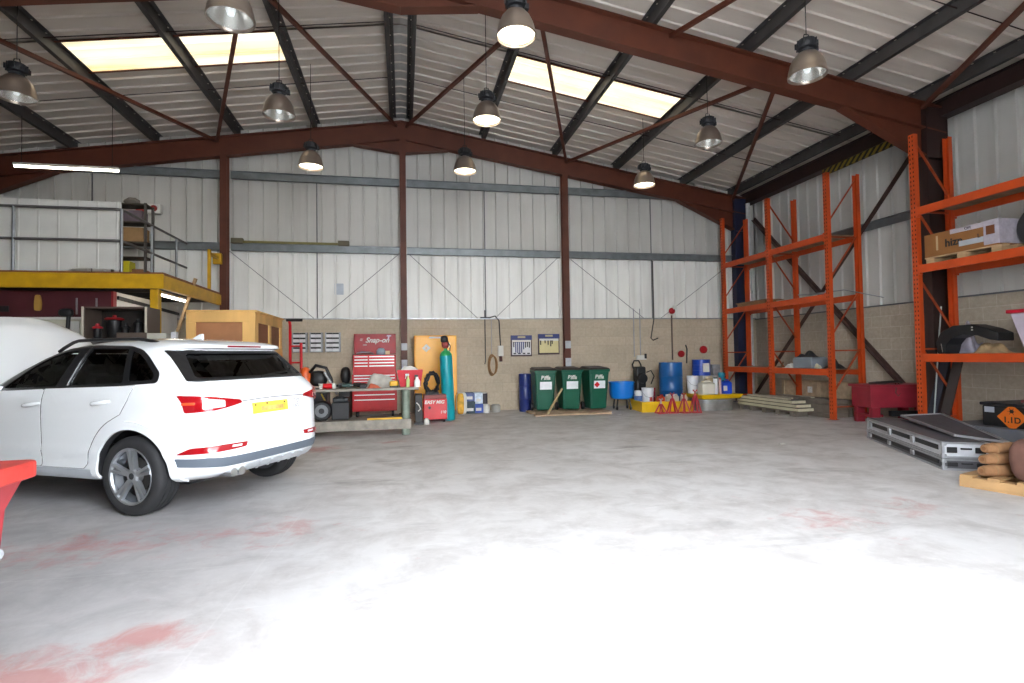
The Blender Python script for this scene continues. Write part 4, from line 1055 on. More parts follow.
# below the bench
t = thing('tool_case', 'black plastic tool case on the lower bench shelf', 'case', (BX(341), 10.0, .29)); MB().box(BX(333),9.85,.29,BX(350),10.15,.60).build('body', BLK, t, bevel=.02); MB().box(BX(334),9.86,.60,BX(349),10.14,.68).build('lid', mat('dark slate lid', '#23292d', .5), t, bevel=.02); MB().tube([(BX(338),9.84,.66),(BX(338),9.8,.7),(BX(345),9.8,.7),(BX(345),9.84,.66)], .012, 8).build('handle', BLK, t)
t = thing('vacuum_head', 'round black motor unit on the lower bench shelf by the car', 'machine', (BX(324), 9.95, .29)); MB().lathe([(0,-.14),(.15,-.14),(.17,-.1),(.17,.1),(.15,.14),(0,.14)], (BX(324),9.95,.46), 24, 0, 'Y').build('drum', BLK, t, smooth=40); MB().lathe([(.05,-.16),(.11,-.16),(.11,-.14),(.05,-.14)], (BX(324),9.95,.46), 20, 0, 'Y', closed=True).build('grille_ring', mat('grey ring', '#6f7275', .5), t, smooth=40); MB().box(BX(320),9.85,.29,BX(328),10.05,.32).build('foot', BLK, t)
solo(MB().box(BX(368),9.68,.29,BX(402),9.74,.32), 'spirit_level', mat('yellow level', '#d9a71c', .5), 'yellow spirit level lying on the front of the lower bench shelf', 'level', bevel=.004)
t = thing('disc_cutter', 'orange and black motor cutter standing behind the car end of the bench', 'machine', (-1.72, 10.7, 0))
MB().box(-2.05,10.5,0,-1.4,10.95,.75).build('stand_box', mat('dark stand', '#37383b', .6), t, bevel=.02)
MB().blob((-1.82,10.7,.98),(.2,.3,.48),14,8,e=.6,rz=.3).build('engine_cover', mat('orange plastic', '#d75a1e', .45), t, smooth=60)
MB().blob((-1.58,10.68,1.0),(.32,.25,.3),14,8,e=.7,jit=.1).build('engine_block', BLK, t, smooth=50)
MB().tube([(-1.72,10.6,1.12),(-1.6,10.5,1.25),(-1.42,10.5,1.2),(-1.34,10.55,1.0),(-1.3,10.55,.8)], .03, 8).build('handle_bar', BLK, t, smooth=50)
MB().cyl((-1.45,10.52,1.12),(-1.22,10.5,.7),.025,n=10).build('silver_arm', GALV, t, smooth=40)
MB().beam((-1.5,10.47,.72),(-1.3,10.47,.32),.05,.02).build('yellow_strip', mat('yellow strip', '#c9b22a', .5), t)
# red tool chest
t = thing('tool_chest', 'big red tool chest with raised lid and many drawers against the rear wall', 'tool chest', (-.67, 13.1, 0))
CX0, CX1, CY = -1.17, -.16, 12.85
MB().box(CX0,CY,.14,CX1,13.35,1.0).build('roller_cabinet', REDS, t, bevel=.008)
MB().box(CX0+.02,CY+.03,1.0,CX1-.02,13.35,1.45).build('top_chest', REDS, t, bevel=.008)
lid = MB().box(CX0+.02,13.30,1.47,CX1-.02,13.36,1.95); lid.box(CX0+.02,13.2,1.93,CX1-.02,13.3,1.95); lid.box(CX0+.02,13.2,1.5,CX0+.035,13.3,1.93); lid.box(CX1-.035,13.2,1.5,CX1-.02,13.3,1.93)
lid = lid.build('raised_lid', REDD, t)
text('maker_lettering', 'Snap-on', WHT, lid, facing_y(-.62,13.295,1.80), .17, .003, .35, bold=.004).parent = lid
text('maker_lettering', '\u2261', WHT, lid, facing_y(-1.0,13.295,1.81), .12, .003, .3)
text('maker_lettering', 'T', mat('pale sticker', '#c9b3c4', .5), lid, facing_y(-.36,13.293,1.86), .14, .003, .2, bold=.012)
MB().box(-.95,13.29,1.68,-.86,13.296,1.70).build('sticker', WHT, lid)
TRIM = mat('polished drawer pull', '#dcd6d6', .3, .4, 0)
def drawers(y, x0, x1, z0, n, h, nm='drawer'):
    for k in range(n):
        z = z0+k*h
        d = MB().box(x0,y-.012,z+.006,x1,y,z+h-.006).build(nm, REDS, t, bevel=.003)
        MB().box(x0+.008,y-.024,z+h-.034,x1-.008,y-.010,z+h-.012).build('drawer_pull', TRIM, d)
drawers(CY+.03, CX0+.05, CX0+.36, 1.14, 4, .072); drawers(CY+.03, CX0+.38, CX1-.05, 1.14, 4, .072)
drawers(CY, CX0+.04, CX1-.04, .86, 2, .066); drawers(CY, CX0+.04, CX1-.04, .44, 4, .105); drawers(CY, CX0+.04, CX1-.04, .18, 1, .25)
for x in (CX0+.1,CX1-.1): MB().lathe([(.02,-.025),(.065,-.025),(.07,0),(.065,.025),(.02,.025)], (x,12.95,.07), 16, 0, 'X', closed=True).build('castor', BLK, t, smooth=40); MB().lathe([(.02,-.025),(.065,-.025),(.07,0),(.065,.025),(.02,.025)], (x,13.25,.07), 16, 0, 'X', closed=True).build('castor', BLK, t, smooth=40)
MB().tube([(CX1+.01,12.9,.8),(CX1+.06,12.9,.8),(CX1+.06,13.3,.8),(CX1+.01,13.3,.8)], .014, 8).build('push_handle', GALV, t)
solo(MB().lathe([(.10,0),(.11,.04),(.10,.10),(.06,.15),(0,.16)], (-.52,13.05,1.451), 18), 'helmet', mat('pale blue grey', '#9aa9b8', .5), 'pale blue-grey cap lying in the open top of the red tool chest', 'helmet', smooth=50)
solo(MB().box(-.42,13.0,1.45,-.32,13.12,1.54), 'small_box', mat('cream box', '#d8bd94', .6), 'small cream box in the open top of the red tool chest', 'box', bevel=.006)
solo(MB().tube([(-1.08,13.0,1.478),(-.95,12.98,1.51),(-.78,13.02,1.50),(-.7,13.06,1.478)], .025, 8), 'spanner', GALV, 'grey tool lying across the open top of the red tool chest', 'tool', smooth=50)
solo(MB().blob((-1.32,12.95,.98),(.22,.3,.4),14,8,e=.8,jit=.06).box(-1.45,12.7,0,-1.2,13.2,.8), 'black_bag', BLK, 'black bag on a low box just left of the red tool chest', 'bag', smooth=50)
# yellow hazard cabinet
t = thing('safety_cabinet', 'yellow steel safety cabinet with white diamond sign against the rear wall', 'cabinet', (.75, 13.1, 0))
YC = mat('bright yellow steel', '#f0a900', .4, 0, .06, 3)
MB().box(.25,12.85,.1,1.25,13.4,1.89).build('carcass', YC, t, bevel=.01)
MB().box(.27,12.83,.14,.93,12.85,1.87).build('door', YC, t, bevel=.006); MB().box(.95,12.83,.14,1.23,12.85,1.87).build('door', YC, t, bevel=.006)
MB().obox((.53,12.825,1.59),(.14,.006,.14),0,0,0,PI/4).build('diamond_sign', WHT, t); MB().obox((.53,12.82,1.59),(.05,.004,.05),0,0,0,PI/4).build('diamond_symbol', mat('pale orange print', '#e8b27a', .5), t)
for z,c in ((1.6,'#e9e2c0'),(1.42,'#6f7fb0'),(1.3,'#7a6440')): MB().box(1.0,12.824,z,1.09,12.83,z+.11).build('label', mat('cabinet label '+c, c, .5), t)
MB().box(.6,12.822,1.82,.95,12.828,1.86).build('top_label', WHT, t); MB().box(.3,12.9,0,1.2,13.35,.1).build('plinth', BLK, t)
# welder with cylinder
t = thing('welder', 'red wheeled welding machine with white lettering by the bench end', 'welder', (.64, 11.55, 0))
MB().box(.40,11.3,.07,.885,11.85,.5).build('case', REDS, t, bevel=.012); MB().box(.41,11.31,.5,.875,11.84,.58).build('top_tray', mat('dull red top', '#8e4a47', .6, 0, .2, 9), t, bevel=.01)
text('lettering', 'EASY MIG', WHT, t, facing_y(.62,11.297,.43), .095, .002, .25, bold=.003); text('lettering', '160', WHT, t, facing_y(.80,11.297,.22), .08, .002, .2, bold=.002)
MB().lathe([(0,-.02),(.025,-.02),(.03,0),(0,0)], (.52,11.3,.32), 16, 0, 'Y').build('knob', BLK, t)
for x in (.45,.83): MB().lathe([(.02,-.02),(.065,-.02),(.07,0),(.065,.02),(.02,.02)], (x,11.42,.07), 16, 0, 'X', closed=True).build('wheel', TYRE, t, smooth=40)
for x in (.38,.9): MB().lathe([(.03,-.025),(.105,-.025),(.11,0),(.105,.025),(.03,.025)], (x,11.9,.11), 20, 0, 'X', closed=True).build('wheel', TYRE, t, smooth=40)
MB().box(.45,11.85,.04,.82,12.0,.07).build('cylinder_tray', BLK, t)
def coil(c, r, n, tr, jit, seed, sq=1.2):
    random.seed(seed); pts = []
    for k in range(n*14):
        a = 2*PI*k/14; q = 1+random.uniform(-jit, jit)
        pts.append((c[0]+r*math.cos(a)*q, c[1]+.06*math.sin(a*.37+seed), c[2]+r*sq*math.sin(a)*q))
    return MB().tube(pts, tr, 6)
solo(coil((.58,11.45,.82),.13,6,.022,.28,3,1.6).box(.45,11.38,.58,.72,11.55,.64), 'welding_torch_cable', BLK, 'black coiled torch cable heaped on top of the red welder', 'cable', smooth=60)
t = thing('gas_cylinder', 'tall teal gas cylinder leaning beside the red welder', 'gas cylinder', (.96, 11.75, 0))
TEAL = mat('teal cylinder paint', '#139aa6', .35, 0, .08, 4)
m = MB().lathe([(0,0),(.12,0),(.135,.02),(.135,1.36),(.13,1.40)], n=28).xf(Matrix.Rotation(-.04,4,'Y')); m.build('cylinder_body', TEAL, t, world=False, smooth=40)
m = MB().lathe([(.1305,1.395),(.125,1.43),(.10,1.48),(.06,1.51),(.04,1.52),(.035,1.56),(0,1.56)], n=28).xf(Matrix.Rotation(-.04,4,'Y')); m.build('green_shoulder', mat('green shoulder', '#2ea35b', .4), t, world=False, smooth=40)
m = MB().cyl((0,0,1.54),(0,0,1.6),.035,n=14); m.blob((0,0,1.66),(.16,.14,.2),12,8,e=.7); m.xf(Matrix.Rotation(-.04,4,'Y')); m.build('regulator', mat('red regulator', '#9b3a34', .45, 0, .25, 14), t, world=False, smooth=50)
m = MB().blob((-.02,-.03,1.76),(.17,.12,.16),12,8,e=.8,jit=.1); m.tube([(.05,-.05,1.7),(.1,-.1,1.6),(.08,-.1,1.5)], .012, 6); m.xf(Matrix.Rotation(-.04,4,'Y')); m.build('hose_gauge', BLK, t, world=False, smooth=50)
t = thing('battery_charger', 'tall black box with white cable beside the red welder', 'charger', (.31, 11.2, 0)); MB().box(.22,11.1,.05,.37,11.4,.62).build('case', BLK, t, bevel=.012); MB().tube([(.25,11.08,.45),(.3,11.06,.4),(.33,11.08,.32),(.28,11.07,.28)], .012, 6).build('white_cable', WHT, t, smooth=50); MB().box(.2,11.08,0,.39,11.42,.05).build('foot', BLK, t)
solo(MB().lathe([(0,0),(.05,0),(.055,.02),(.055,.1),(.02,.13),(0,.13)], (.45,11.1,0), 12), 'white_bottle', WHT, 'small white bottle on the floor before the red welder', 'bottle', smooth=50)
# boxes and tubs left of the blue drum
t = thing('sack', 'white and yellow printed sack leaning by the teal cylinder', 'sack', (1.33, 12.7, 0)); MB().blob((1.33,12.66,.27),(.26,.2,.54),14,8,e=.55).build('sack_body', WHT, t, smooth=60); MB().blob((1.30,12.61,.27),(.17,.14,.5),12,8,e=.5).build('printed_panel', mat('yellow orange print', '#d9a83a', .6, 0, .35, 9), t, smooth=60)
BLU = mat('blue plastic', '#1f4fb0', .4, 0, .08); 
for x0,x1,z0,z1,c,lab,nm in ((1.42,1.66,.30,.50,'#5f6f9f','blue-grey carton on the left of the small box pile','carton'),(1.40,1.68,.02,.29,'#33474f','dark slate carton at the bottom left of the small box pile','carton'),(1.67,1.86,.24,.50,'#c9d7e6','pale blue-white carton on top of the small box pile','carton'),(1.66,1.87,.02,.23,'#3c58ad','blue and white carton at the foot of the small box pile','carton')):
    t = thing(nm, lab, 'box', ((x0+x1)/2,12.95,z0)); MB().box(x0,12.8,z0,x1,13.15,z1).build('box', mat('carton '+c, c, .6, 0, .25, 12), t, bevel=.006); MB().box(x0+.03,12.796,z0+.05,x1-.05,12.8,z0+.12).build('label', WHT, t)
def canister(x, y, z, r, h, m, ml, lab, cat='can', group=None):
    t = thing('canister', lab, cat, (x,y,z), 0, group)
    MB().lathe([(0,0),(r,0),(r,.01),(r*.98,.02),(r*.98,h-.02),(r,h-.01),(r*.9,h),(0,h)], n=18).build('can_body', m, t, world=False, smooth=40)
    MB().lathe([(0,h),(r*.8,h),(r*.8,h+.025),(0,h+.03)], n=18).build('lid', ml, t, world=False, smooth=40)
canister(1.93,13.0,.22,.075,.25,mat('black violet can','#36303a',.45),WHT,'dark can with white lid stacked beside the small box pile')
canister(1.95,12.95,0,.1,.19,WHT,WHT,'white tub on the floor under the dark can')
canister(2.22,13.1,0,.12,.16,mat('grey tub','#a3a19b',.6),mat('grey tub','#a3a19b'),'grey tub on the floor right of the white tub')
# ------------------------------------------------------------------ rear wall, right half
def conduit(pts, name, label, m=GALV, r=.012, cat='conduit', **k): return solo(MB().tube(pts, r, 8), name, m, label, cat, smooth=50, **k)
conduit([(2.04,13.488,2.55),(2.04,13.488,1.25),(2.02,13.46,1.18)], 'air_hose', 'dark air hose hanging straight down the wall left of the socket', BLK, .013, 'hose')
t = thing('hose_coil', 'tan rope coil hanging on the wall left of the white socket', 'rope', (2.22,13.45,.9))
random.seed(11)
m = MB(); 
for q in range(3):
    m.tube([(2.2+.1*math.cos(a)+q*.02, 13.45-.01*q, 1.15+(.27-.02*q)*math.sin(a)) for a in [2*PI*k/18 for k in range(19)]], .012, 6)
m.build('coil', mat('tan rope', '#8d6a44', .85, 0, .2, 9), t, smooth=60); MB().cyl((2.2,13.47,1.4),(2.2,13.47,2.3),.008,n=6).build('hanging_line', GALV, t)
t = thing('wall_socket', 'white isolator box with black plug on the wall left of the tool boards', 'socket', (2.42,13.47,1.3))
MB().box(2.36,13.43,1.37,2.5,13.5,1.64).build('isolator_box', WHT, t, bevel=.01); MB().cyl((2.43,13.45,1.37),(2.43,13.43,1.24),.04,n=14).build('plug', mat('dark red plug', '#4a2420', .5), t, smooth=40)
MB().tube([(1.92,13.48,2.36),(2.16,13.48,2.36),(2.3,13.46,2.4),(2.4,13.46,2.28),(2.43,13.46,1.64)], .016, 8).build('supply_cable', BLK, t, smooth=50)
BLUB = mat('navy board frame', '#2d376f', .5)
for i,(x0,x1,z0,z1,lab,cb) in enumerate(((2.70,3.25,1.36,1.90,'framed tool board with a full row of blue tools, left of the pair','#d5d6d8'),(3.42,3.99,1.40,1.93,'framed tool board nearly empty and cream faced, beside the brown post','#d3c894'))):
    t = thing('tool_board', lab, 'tool board', ((x0+x1)/2,13.47,z0), 0, 'tool boards on the rear wall')
    MB().box(x0,13.45,z0,x1,13.5,z1).build('frame', mat('brown board frame', '#4a3a3c', .6), t, bevel=.004)
    MB().box(x0+.03,13.44,z0+.04,x1-.03,13.452,z1-.13).build('back_panel', mat('board face %d'%i, cb, .6, 0, .06), t)
    MB().box(x0,13.435,z1-.12,x1,13.452,z1).build('header', BLUB, t); MB().box(x0+.03,13.432,z1-.18,x1-.03,13.45,z1-.12).build('shelf_strip', WHT, t)
    MB().box((x0+x1)/2-.1,13.43,z1-.07,(x0+x1)/2+.1,13.437,z1-.02).build('handle_slot', mat('tan slot', '#a99f86', .6), t)
    n_ = 9 if i == 0 else 5
    for k in range(n_):
        x = x0+.07+k*(x1-x0-.14)/(n_-1) if i == 0 else x0+.06+[0,.12,.2,.27,.31][k]
        L_ = (.10,.24,.26,.27,.25,.16,.12,.10,.12)[k] if i == 0 else (.08,.04,.08,.12,.06)[k]
        m = MB().box(x-.014,13.425,z1-.2-L_,x+.014,13.44,z1-.19); m.cyl((x,13.43,z1-.19),(x,13.43,z1-.17),.022,n=8)
        m.build('hung_tool', BLUB if i == 0 and 0 < k < 6 else BLK, t, bevel=.004)
    if i == 0:
        for k in range(4): MB().box(x0+.06+k*.12,13.43,z0+.06,x0+.13+k*.12,13.442,z0+.09).build('tool_clip', BLK, t)
for x in (4.15,):
    for z0,z1,lab in ((1.05,1.3,'white paper notice taped low on the brown post by the bins'),(1.55,1.74,'white paper notice taped higher on the brown post by the tool board')):
        solo(MB().box(x-.075,13.205,z0,x+.075,13.218,z1), 'notice', mat('notice paper', '#b9bcc2', .6, 0, .15, 9), lab, 'notice', 'notices taped on the gable posts')
for z0,z1,lab in ((1.05,1.32,'white paper notice low on the brown post by the tool chest'),(1.55,1.72,'white paper notice higher on the brown post by the tool chest')):
    solo(MB().box(-.05,13.205,z0,.09,13.218,z1), 'notice', mat('notice paper', '#b9bcc2'), lab, 'notice', 'notices taped on the gable posts')
solo(MB().box(-1.63,13.58,2.93,-1.42,13.594,3.2), 'notice', mat('pale blue paper', '#b7c0c9', .6), 'pale sheet of paper stuck on the wall sheeting above the tool chest', 'notice')
conduit([(6.09,13.487,1.3),(6.09,13.487,2.6)], 'conduit', 'thin grey conduit on the wall left of the pair above the black washer', r=.014)
conduit([(6.27,13.487,1.33),(6.27,13.487,2.6)], 'conduit', 'thin grey conduit dropping to the white double socket', r=.014)
t = thing('double_socket', 'white double socket on the wall above the black pressure washer', 'socket', (6.27,13.47,1.22)); MB().box(6.15,13.44,1.22,6.42,13.5,1.34).build('socket_plate', WHT, t, bevel=.006); MB().box(6.36,13.40,1.25,6.41,13.45,1.38).build('plug', BLK, t, bevel=.006)
conduit([(6.66,13.45,3.9),(6.66,13.45,2.3),(6.55,13.42,1.8),(6.6,13.4,1.74),(6.75,13.4,1.8)], 'wall_hook', 'long dark bent hook hanging on the wall above the buckets', mat('dark hook steel', '#45413d', .6, .2), .016, 'hook')
conduit([(7.2,13.479,1.2),(7.2,13.479,2.42)], 'standpipe', 'brown pipe rising on the wall behind the big blue drum', mat('rusty pipe', '#62554c', .6, .2, .2), .022, 'pipe')
t = thing('red_bell', 'red bell with white label on top of the wall pipe', 'bell', (7.2,13.45,2.44)); MB().lathe([(0,-.07),(.06,-.06),(.085,-.02),(.085,.02)], (7.2,13.45,2.54), 18, 0, 'Y').build('bell_dome', REDD, t, smooth=50); MB().box(7.2,13.37,2.58,7.3,13.42,2.68).build('label', WHT, t)
for x,z,r,lab in ((7.42,1.36,.09,'red valve wheel on the wall directly above the big blue drum'),(8.09,1.47,.105,'red valve wheel on the wall above the smaller blue drum')):
    t = thing('valve_wheel', lab, 'valve', (x,13.45,z), 0, 'red valve wheels on the rear wall'); MB().lathe([(r*.7,-.02),(r,-.02),(r,.02),(r*.7,.02)], (x,13.40,z), 20, 0, 'Y', closed=True).build('rim', REDD, t, smooth=40); MB().lathe([(0,-.02),(r*.72,-.012),(r*.72,.012),(0,.02)], (x,13.40,z), 20, 0, 'Y').build('spokes', REDD, t); MB().cyl((x,13.4,z),(x,13.5,z),.02,n=8).build('stem', GALV, t)
conduit([(7.62,13.483,1.1),(7.64,13.483,1.5),(7.58,13.44,1.6)], 'lance', 'short dark bent lance hung between the red valve wheels', BLK, .018, 'pipe')
# bins on their boards
G = 'green wheelie bins by the rear wall'
def bin_(x, y, rz, lab, red=False):
    t = thing('wheelie_bin', lab, 'bin', (x, y, .05), rz, G)
    GR = mat('dark green plastic', '#0b5540', .4, 0, .06, 5)
    fw_, bw_, d0, d1 = .20, .25, .42, .60
    P = [(-fw_,-d0/2,.05),(fw_,-d0/2,.05),(fw_,d0/2,.05),(-fw_,d0/2,.05),(-bw_,-d1/2,.95),(bw_,-d1/2,.95),(bw_,d1/2,.95),(-bw_,d1/2,.95)]
    MB().add(P, [(0,3,2,1),(4,5,6,7),(0,1,5,4),(1,2,6,5),(2,3,7,6),(3,0,4,7)]).build('bin_body', GR, t, world=False, bevel=.03)
    m = MB().box(-.265,-.32,.92,.265,.33,.975); m.build('rim', GR, t, world=False, bevel=.012)
    m = MB(); m.add([(-.275,-.34,.975),(.275,-.34,.975),(.275,.35,.995),(-.275,.35,.995),(-.23,-.27,1.015),(.23,-.27,1.015),(.23,.27,1.05),(-.23,.27,1.05)], [(0,3,2,1),(4,5,6,7),(0,1,5,4),(1,2,6,5),(2,3,7,6),(3,0,4,7)]); m.build('lid', mat('dark brown lid', '#332726', .5, 0, .1), t, world=False, bevel=.012)
    MB().tube([(-.2,.38,.95),(-.2,.43,.97),(.2,.43,.97),(.2,.38,.95)], .016, 8).build('handle', GR, t, world=False)
    for s in (-1,1): MB().lathe([(.03,-.025),(.095,-.025),(.10,0),(.095,.025),(.03,.025)], (s*.24,.22,.10), 18, 0, 'X', closed=True).build('wheel', BLK, t, world=False, smooth=40)
    for s in (-1,1): MB().beam((s*.165,-.225,.15),(s*.20,-.30,.86),.012,.02).build('corner_rib', GR, t, world=False)
    tl_ = math.atan2(.09,.90)
    Mx = Matrix.Translation((0,-.31,.76)) @ Matrix.Rotation(tl_, 4, 'X') @ FACE_FRONT
    text('maker_lettering', 'Biffa', WHT, t, WM[t.name] @ Matrix.Translation((0,-.290,.80)) @ Matrix.Rotation(tl_,4,'X') @ FACE_FRONT, .13, .002, .15, bold=.004)
    m = MB().obox((.03,0,0),(.28,.006,.18)); m.xf(Matrix.Translation((-.02,-.270,.62)) @ Matrix.Rotation(tl_,4,'X')); lb = m.build('label', mat('white label', '#e8eaee', .5), t, world=False)
    if red:
        m = MB().obox((-.035,-.006,0),(.10,.004,.10),0,0,0,PI/4); m.xf(Matrix.Translation((-.02,-.270,.62)) @ Matrix.Rotation(tl_,4,'X')); m.build('red_diamond', REDS, lb, world=False)
    return t
bin_(3.24,12.33,-.06,'green wheelie bin beside the slim blue drum, with a leaning plank')
bin_(3.86,12.31,.0,'green wheelie bin with plain white label, middle of three')
bin_(4.50,12.25,.03,'green wheelie bin with a red diamond on its label', True)
t = thing('board_base', 'low base of pale planks on the floor under the green bins', 'planks', (3.8,12.0,0)); 
for k,(y0,y1) in enumerate(((11.62,11.84),(11.9,12.1),(12.15,12.35),(12.42,12.66))): MB().box(2.88+.1*(k==1),y0,.012,4.78-.12*(k==0),y1,.05).build('plank', mat('pale dirty plank', '#b59c80', .8, 0, .2, 5), t, bevel=.004)
for x in (3.0,4.6): MB().box(x,11.66,0,x+.1,12.6,.012).build('bearer', TIM, t)
solo(MB().beam((3.20,11.8,.055),(3.58,11.93,.60),.05,.03), 'plank', mat('pale broom stick wood', '#b7a37c', .7, 0, .15), 'short pale plank leaning between the first and second green bins', 'plank')
solo(MB().box(4.14,12.45,.052,4.2,12.64,.9), 'red_board', mat('dull dark red board', '#5e2220', .6), 'dull dark red panel standing between the second and third bins', 'board', bevel=.01)
def drum(x, y, z, r, h, m, lab, label=False, cap=True):
    t = thing('oil_drum', lab, 'drum', (x, y, z))
    pr = [(0,.012),(r-.02,.012),(r-.015,0),(r,.003),(r,h*.32),(r+.01,h*.333),(r,h*.346),(r,h*.655),(r+.01,h*.667),(r,h*.68),(r,h-.003),(r-.015,h),(r-.02,h-.015),(0,h-.015)]
    MB().lathe(pr, n=32).build('drum_body', m, t, world=False, smooth=40)
    MB().lathe([(0,h-.015),(.035,h-.015),(.035,h+.008),(0,h+.012)], (-r*.5,0,0), 14).build('bung', GALV, t, world=False, smooth=40)
    if label: MB().lathe([(r+.0105,h*.45),(r+.012,h*.46),(r+.012,h*.88),(r+.0105,h*.89)], n=32, caps=False).build('label', WHT, t, world=False)
    return t
NAVB = mat('dark blue drum paint', '#1c2c6b', .4, 0, .08); DRB = mat('blue drum paint', '#14548f', .38, 0, .1); DRB2 = mat('bright blue drum paint', '#1a3fa0', .38, 0, .08)
drum(2.94,12.95,0,.15,.93,NAVB,'slim dark blue drum standing left of the green bins')
# blue tub on a wheeled stand
t = thing('parts_tub', 'round bright blue tub on a wheeled stand beside the bins', 'tub', (5.33,12.6,0))
MB().lathe([(0,.26),(.2,.26),(.27,.29),(.30,.38),(.31,.66),(.325,.66),(.325,.69),(.30,.69),(.29,.40),(.2,.29),(0,.28)], (5.33,12.6,0), 30).build('tub', mat('bright blue tub', '#0f78d6', .35, 0, .05), t, smooth=40)
for a in (.6,2.2,3.8,5.4): 
    x, y = 5.33+.24*math.cos(a), 12.6+.24*math.sin(a); MB().beam((x,y,.08),(5.33+.2*math.cos(a),12.6+.2*math.sin(a),.28),.03,.03).build('leg', PURLIN, t); MB().lathe([(.01,-.015),(.04,-.015),(.045,0),(.04,.015),(.01,.015)], (x,y,.045), 12, 0, 'X', closed=True).build('castor', BLK, t, smooth=40)
# pressure washer
t = thing('pressure_washer', 'black upright pressure washer against the wall behind the white pails', 'washer', (6.0,12.95,0))
MB().box(5.86,12.85,.12,6.12,13.1,1.05).build('body', BLK, t, bevel=.04); MB().lathe([(0,-.1),(.12,-.1),(.13,-.05),(.13,.05),(.12,.1),(0,.1)], (5.99,12.85,.75), 18, 0, 'Y').build('hose_reel', BLK, t, smooth=40)
MB().tube([(5.88,13.1,1.0),(5.88,13.15,1.1),(5.93,13.16,1.2),(6.06,13.16,1.2),(6.11,13.15,1.1),(6.11,13.1,1.0)], .02, 8).build('handle', BLK, t, smooth=50)
MB().tube([(6.1,12.8,.9),(6.2,12.75,.95),(6.3,12.78,.8),(6.22,12.8,.6)], .015, 8).build('hose', BLK, t, smooth=50)
for x in (5.84,6.14): MB().lathe([(.03,-.03),(.12,-.03),(.125,0),(.12,.03),(.03,.03)], (x,13.08,.125), 18, 0, 'X', closed=True).build('wheel', TYRE, t, smooth=40)
# bunded pallets
BUN = mat('yellow bund plastic', '#e4b80f', .4, 0, .08, 4)
t = thing('bund_pallet', 'low yellow bund pallet holding the pails and big blue drum', 'spill pallet', (6.12,12.15,0), -.1)
m = MB(); a, b = .62, .5
P = [(-a,-b,.0),(a,-b,.0),(a,b,.0),(-a,b,.0),(-a,-b,.25),(a,-b,.25),(a,b,.25),(-a,b,.25),(-a+.04,-b+.04,.25),(a-.04,-b+.04,.25),(a-.04,b-.04,.25),(-a+.04,b-.04,.25),(-a+.06,-b+.06,.10),(a-.06,-b+.06,.10),(a-.06,b-.06,.10),(-a+.06,b-.06,.10)]
m.add(P, [(0,3,2,1),(0,1,5,4),(1,2,6,5),(2,3,7,6),(3,0,4,7),(4,5,9,8),(5,6,10,9),(6,7,11,10),(7,4,8,11),(8,9,13,12),(9,10,14,13),(10,11,15,14),(11,8,12,15),(12,13,14,15)]); m.build('bund_body', BUN, t, world=False, bevel=.015)
for x in (-.45,-.15,.15,.45): MB().box(x-.1,-b-.02,.02,x+.1,-b,.2).build('front_rib', BUN, t, world=False, bevel=.01)
MB().box(-a+.07,-b+.07,.105,a-.07,b-.07,.125).build('grate', mat('dark grate', '#3a3830', .6), t, world=False)
drum(6.50,12.28,.126,.28,1.03,DRB,'big upright blue drum standing on the yellow bund pallet')
def pail(x, y, z, r, h, m, ml, lab, group=None, taper=.9, nm='pail'):
    t = thing(nm, lab, 'bucket', (x,y,z), 0, group)
    MB().lathe([(0,0),(r*taper,0),(r,h*.85),(r*1.04,h*.86),(r*1.04,h),(0,h)], n=24).build('pail_body', m, t, world=False, smooth=40)
    MB().lathe([(0,h),(r*1.06,h),(r*1.06,h+.018),(r*.8,h+.022),(0,h+.022)], n=24).build('lid', ml, t, world=False, smooth=40)
    MB().tube([(-r*1.04,0,h*.8),(-r*.8,-r*.75,h*.55),(0,-r*1.06,h*.45),(r*.8,-r*.75,h*.55),(r*1.04,0,h*.8)], .005, 6).build('bail_handle', GALV, t, world=False)
    return t
WPL = mat('white pail plastic', '#dfe1e4', .4, 0, .05)
t = pail(5.62,12.28,.126,.09,.33,WPL,WPL,'small white pail with blue lettering panel at the left end of the bund'); MB().lathe([(.1008,.1),(.102,.11),(.102,.22),(.1008,.23)], n=24, caps=False).build('blue_print', mat('blue print', '#4f6b9c', .5, 0, .4, 18), t, world=False)
t = pail(5.86,12.25,.126,.14,.40,WPL,WPL,'large white pail at the front of the yellow bund pallet'); MB().box(-.02,-.146,.1,.05,-.138,.2).build('red_print', mat('red print', '#c05048', .5), t, world=False)
pail(6.06,12.47,.126,.10,.38,mat('red pail plastic', '#a3182c', .4),REDS,'red pail just behind the large white pail on the bund')
def jerrycan(x, y, z, w_, d_, h, m, mc, lab, rz=0, group=None, cat='jerrycan'):
    t = thing('jerrycan', lab, cat, (x,y,z), rz, group)
    MB().box(-w_/2,-d_/2,0,w_/2,d_/2,h*.8).add([(-w_/2,-d_/2,h*.8),(w_/2,-d_/2,h*.8),(w_/2,d_/2,h*.8),(-w_/2,d_/2,h*.8),(-w_*.3,-d_*.35,h*.92),(w_*.3,-d_*.35,h*.92),(w_*.3,d_*.35,h*.92),(-w_*.3,d_*.35,h*.92)], [(4,5,6,7),(0,1,5,4),(1,2,6,5),(2,3,7,6),(3,0,4,7)]).build('can_body', m, t, world=False, bevel=.02)
    MB().cyl((-w_*.28,0,h*.88),(-w_*.28,0,h),.028,n=14).build('cap', mc, t, world=False, smooth=40)
    MB().tube([(-w_*.12,0,h*.9),(-w_*.08,0,h*.99),(w_*.28,0,h*.99),(w_*.34,0,h*.86)], .014, 8).build('grip', m, t, world=False, smooth=50)
    return t
jerrycan(6.02,11.90,.126,.17,.14,.26,mat('orange red can','#d2401f',.4),BLK,'small orange-red jerrycan among the axle stands on the bund')
JUG = mat('translucent jug plastic', '#cfc7b4', .4, 0, .1)
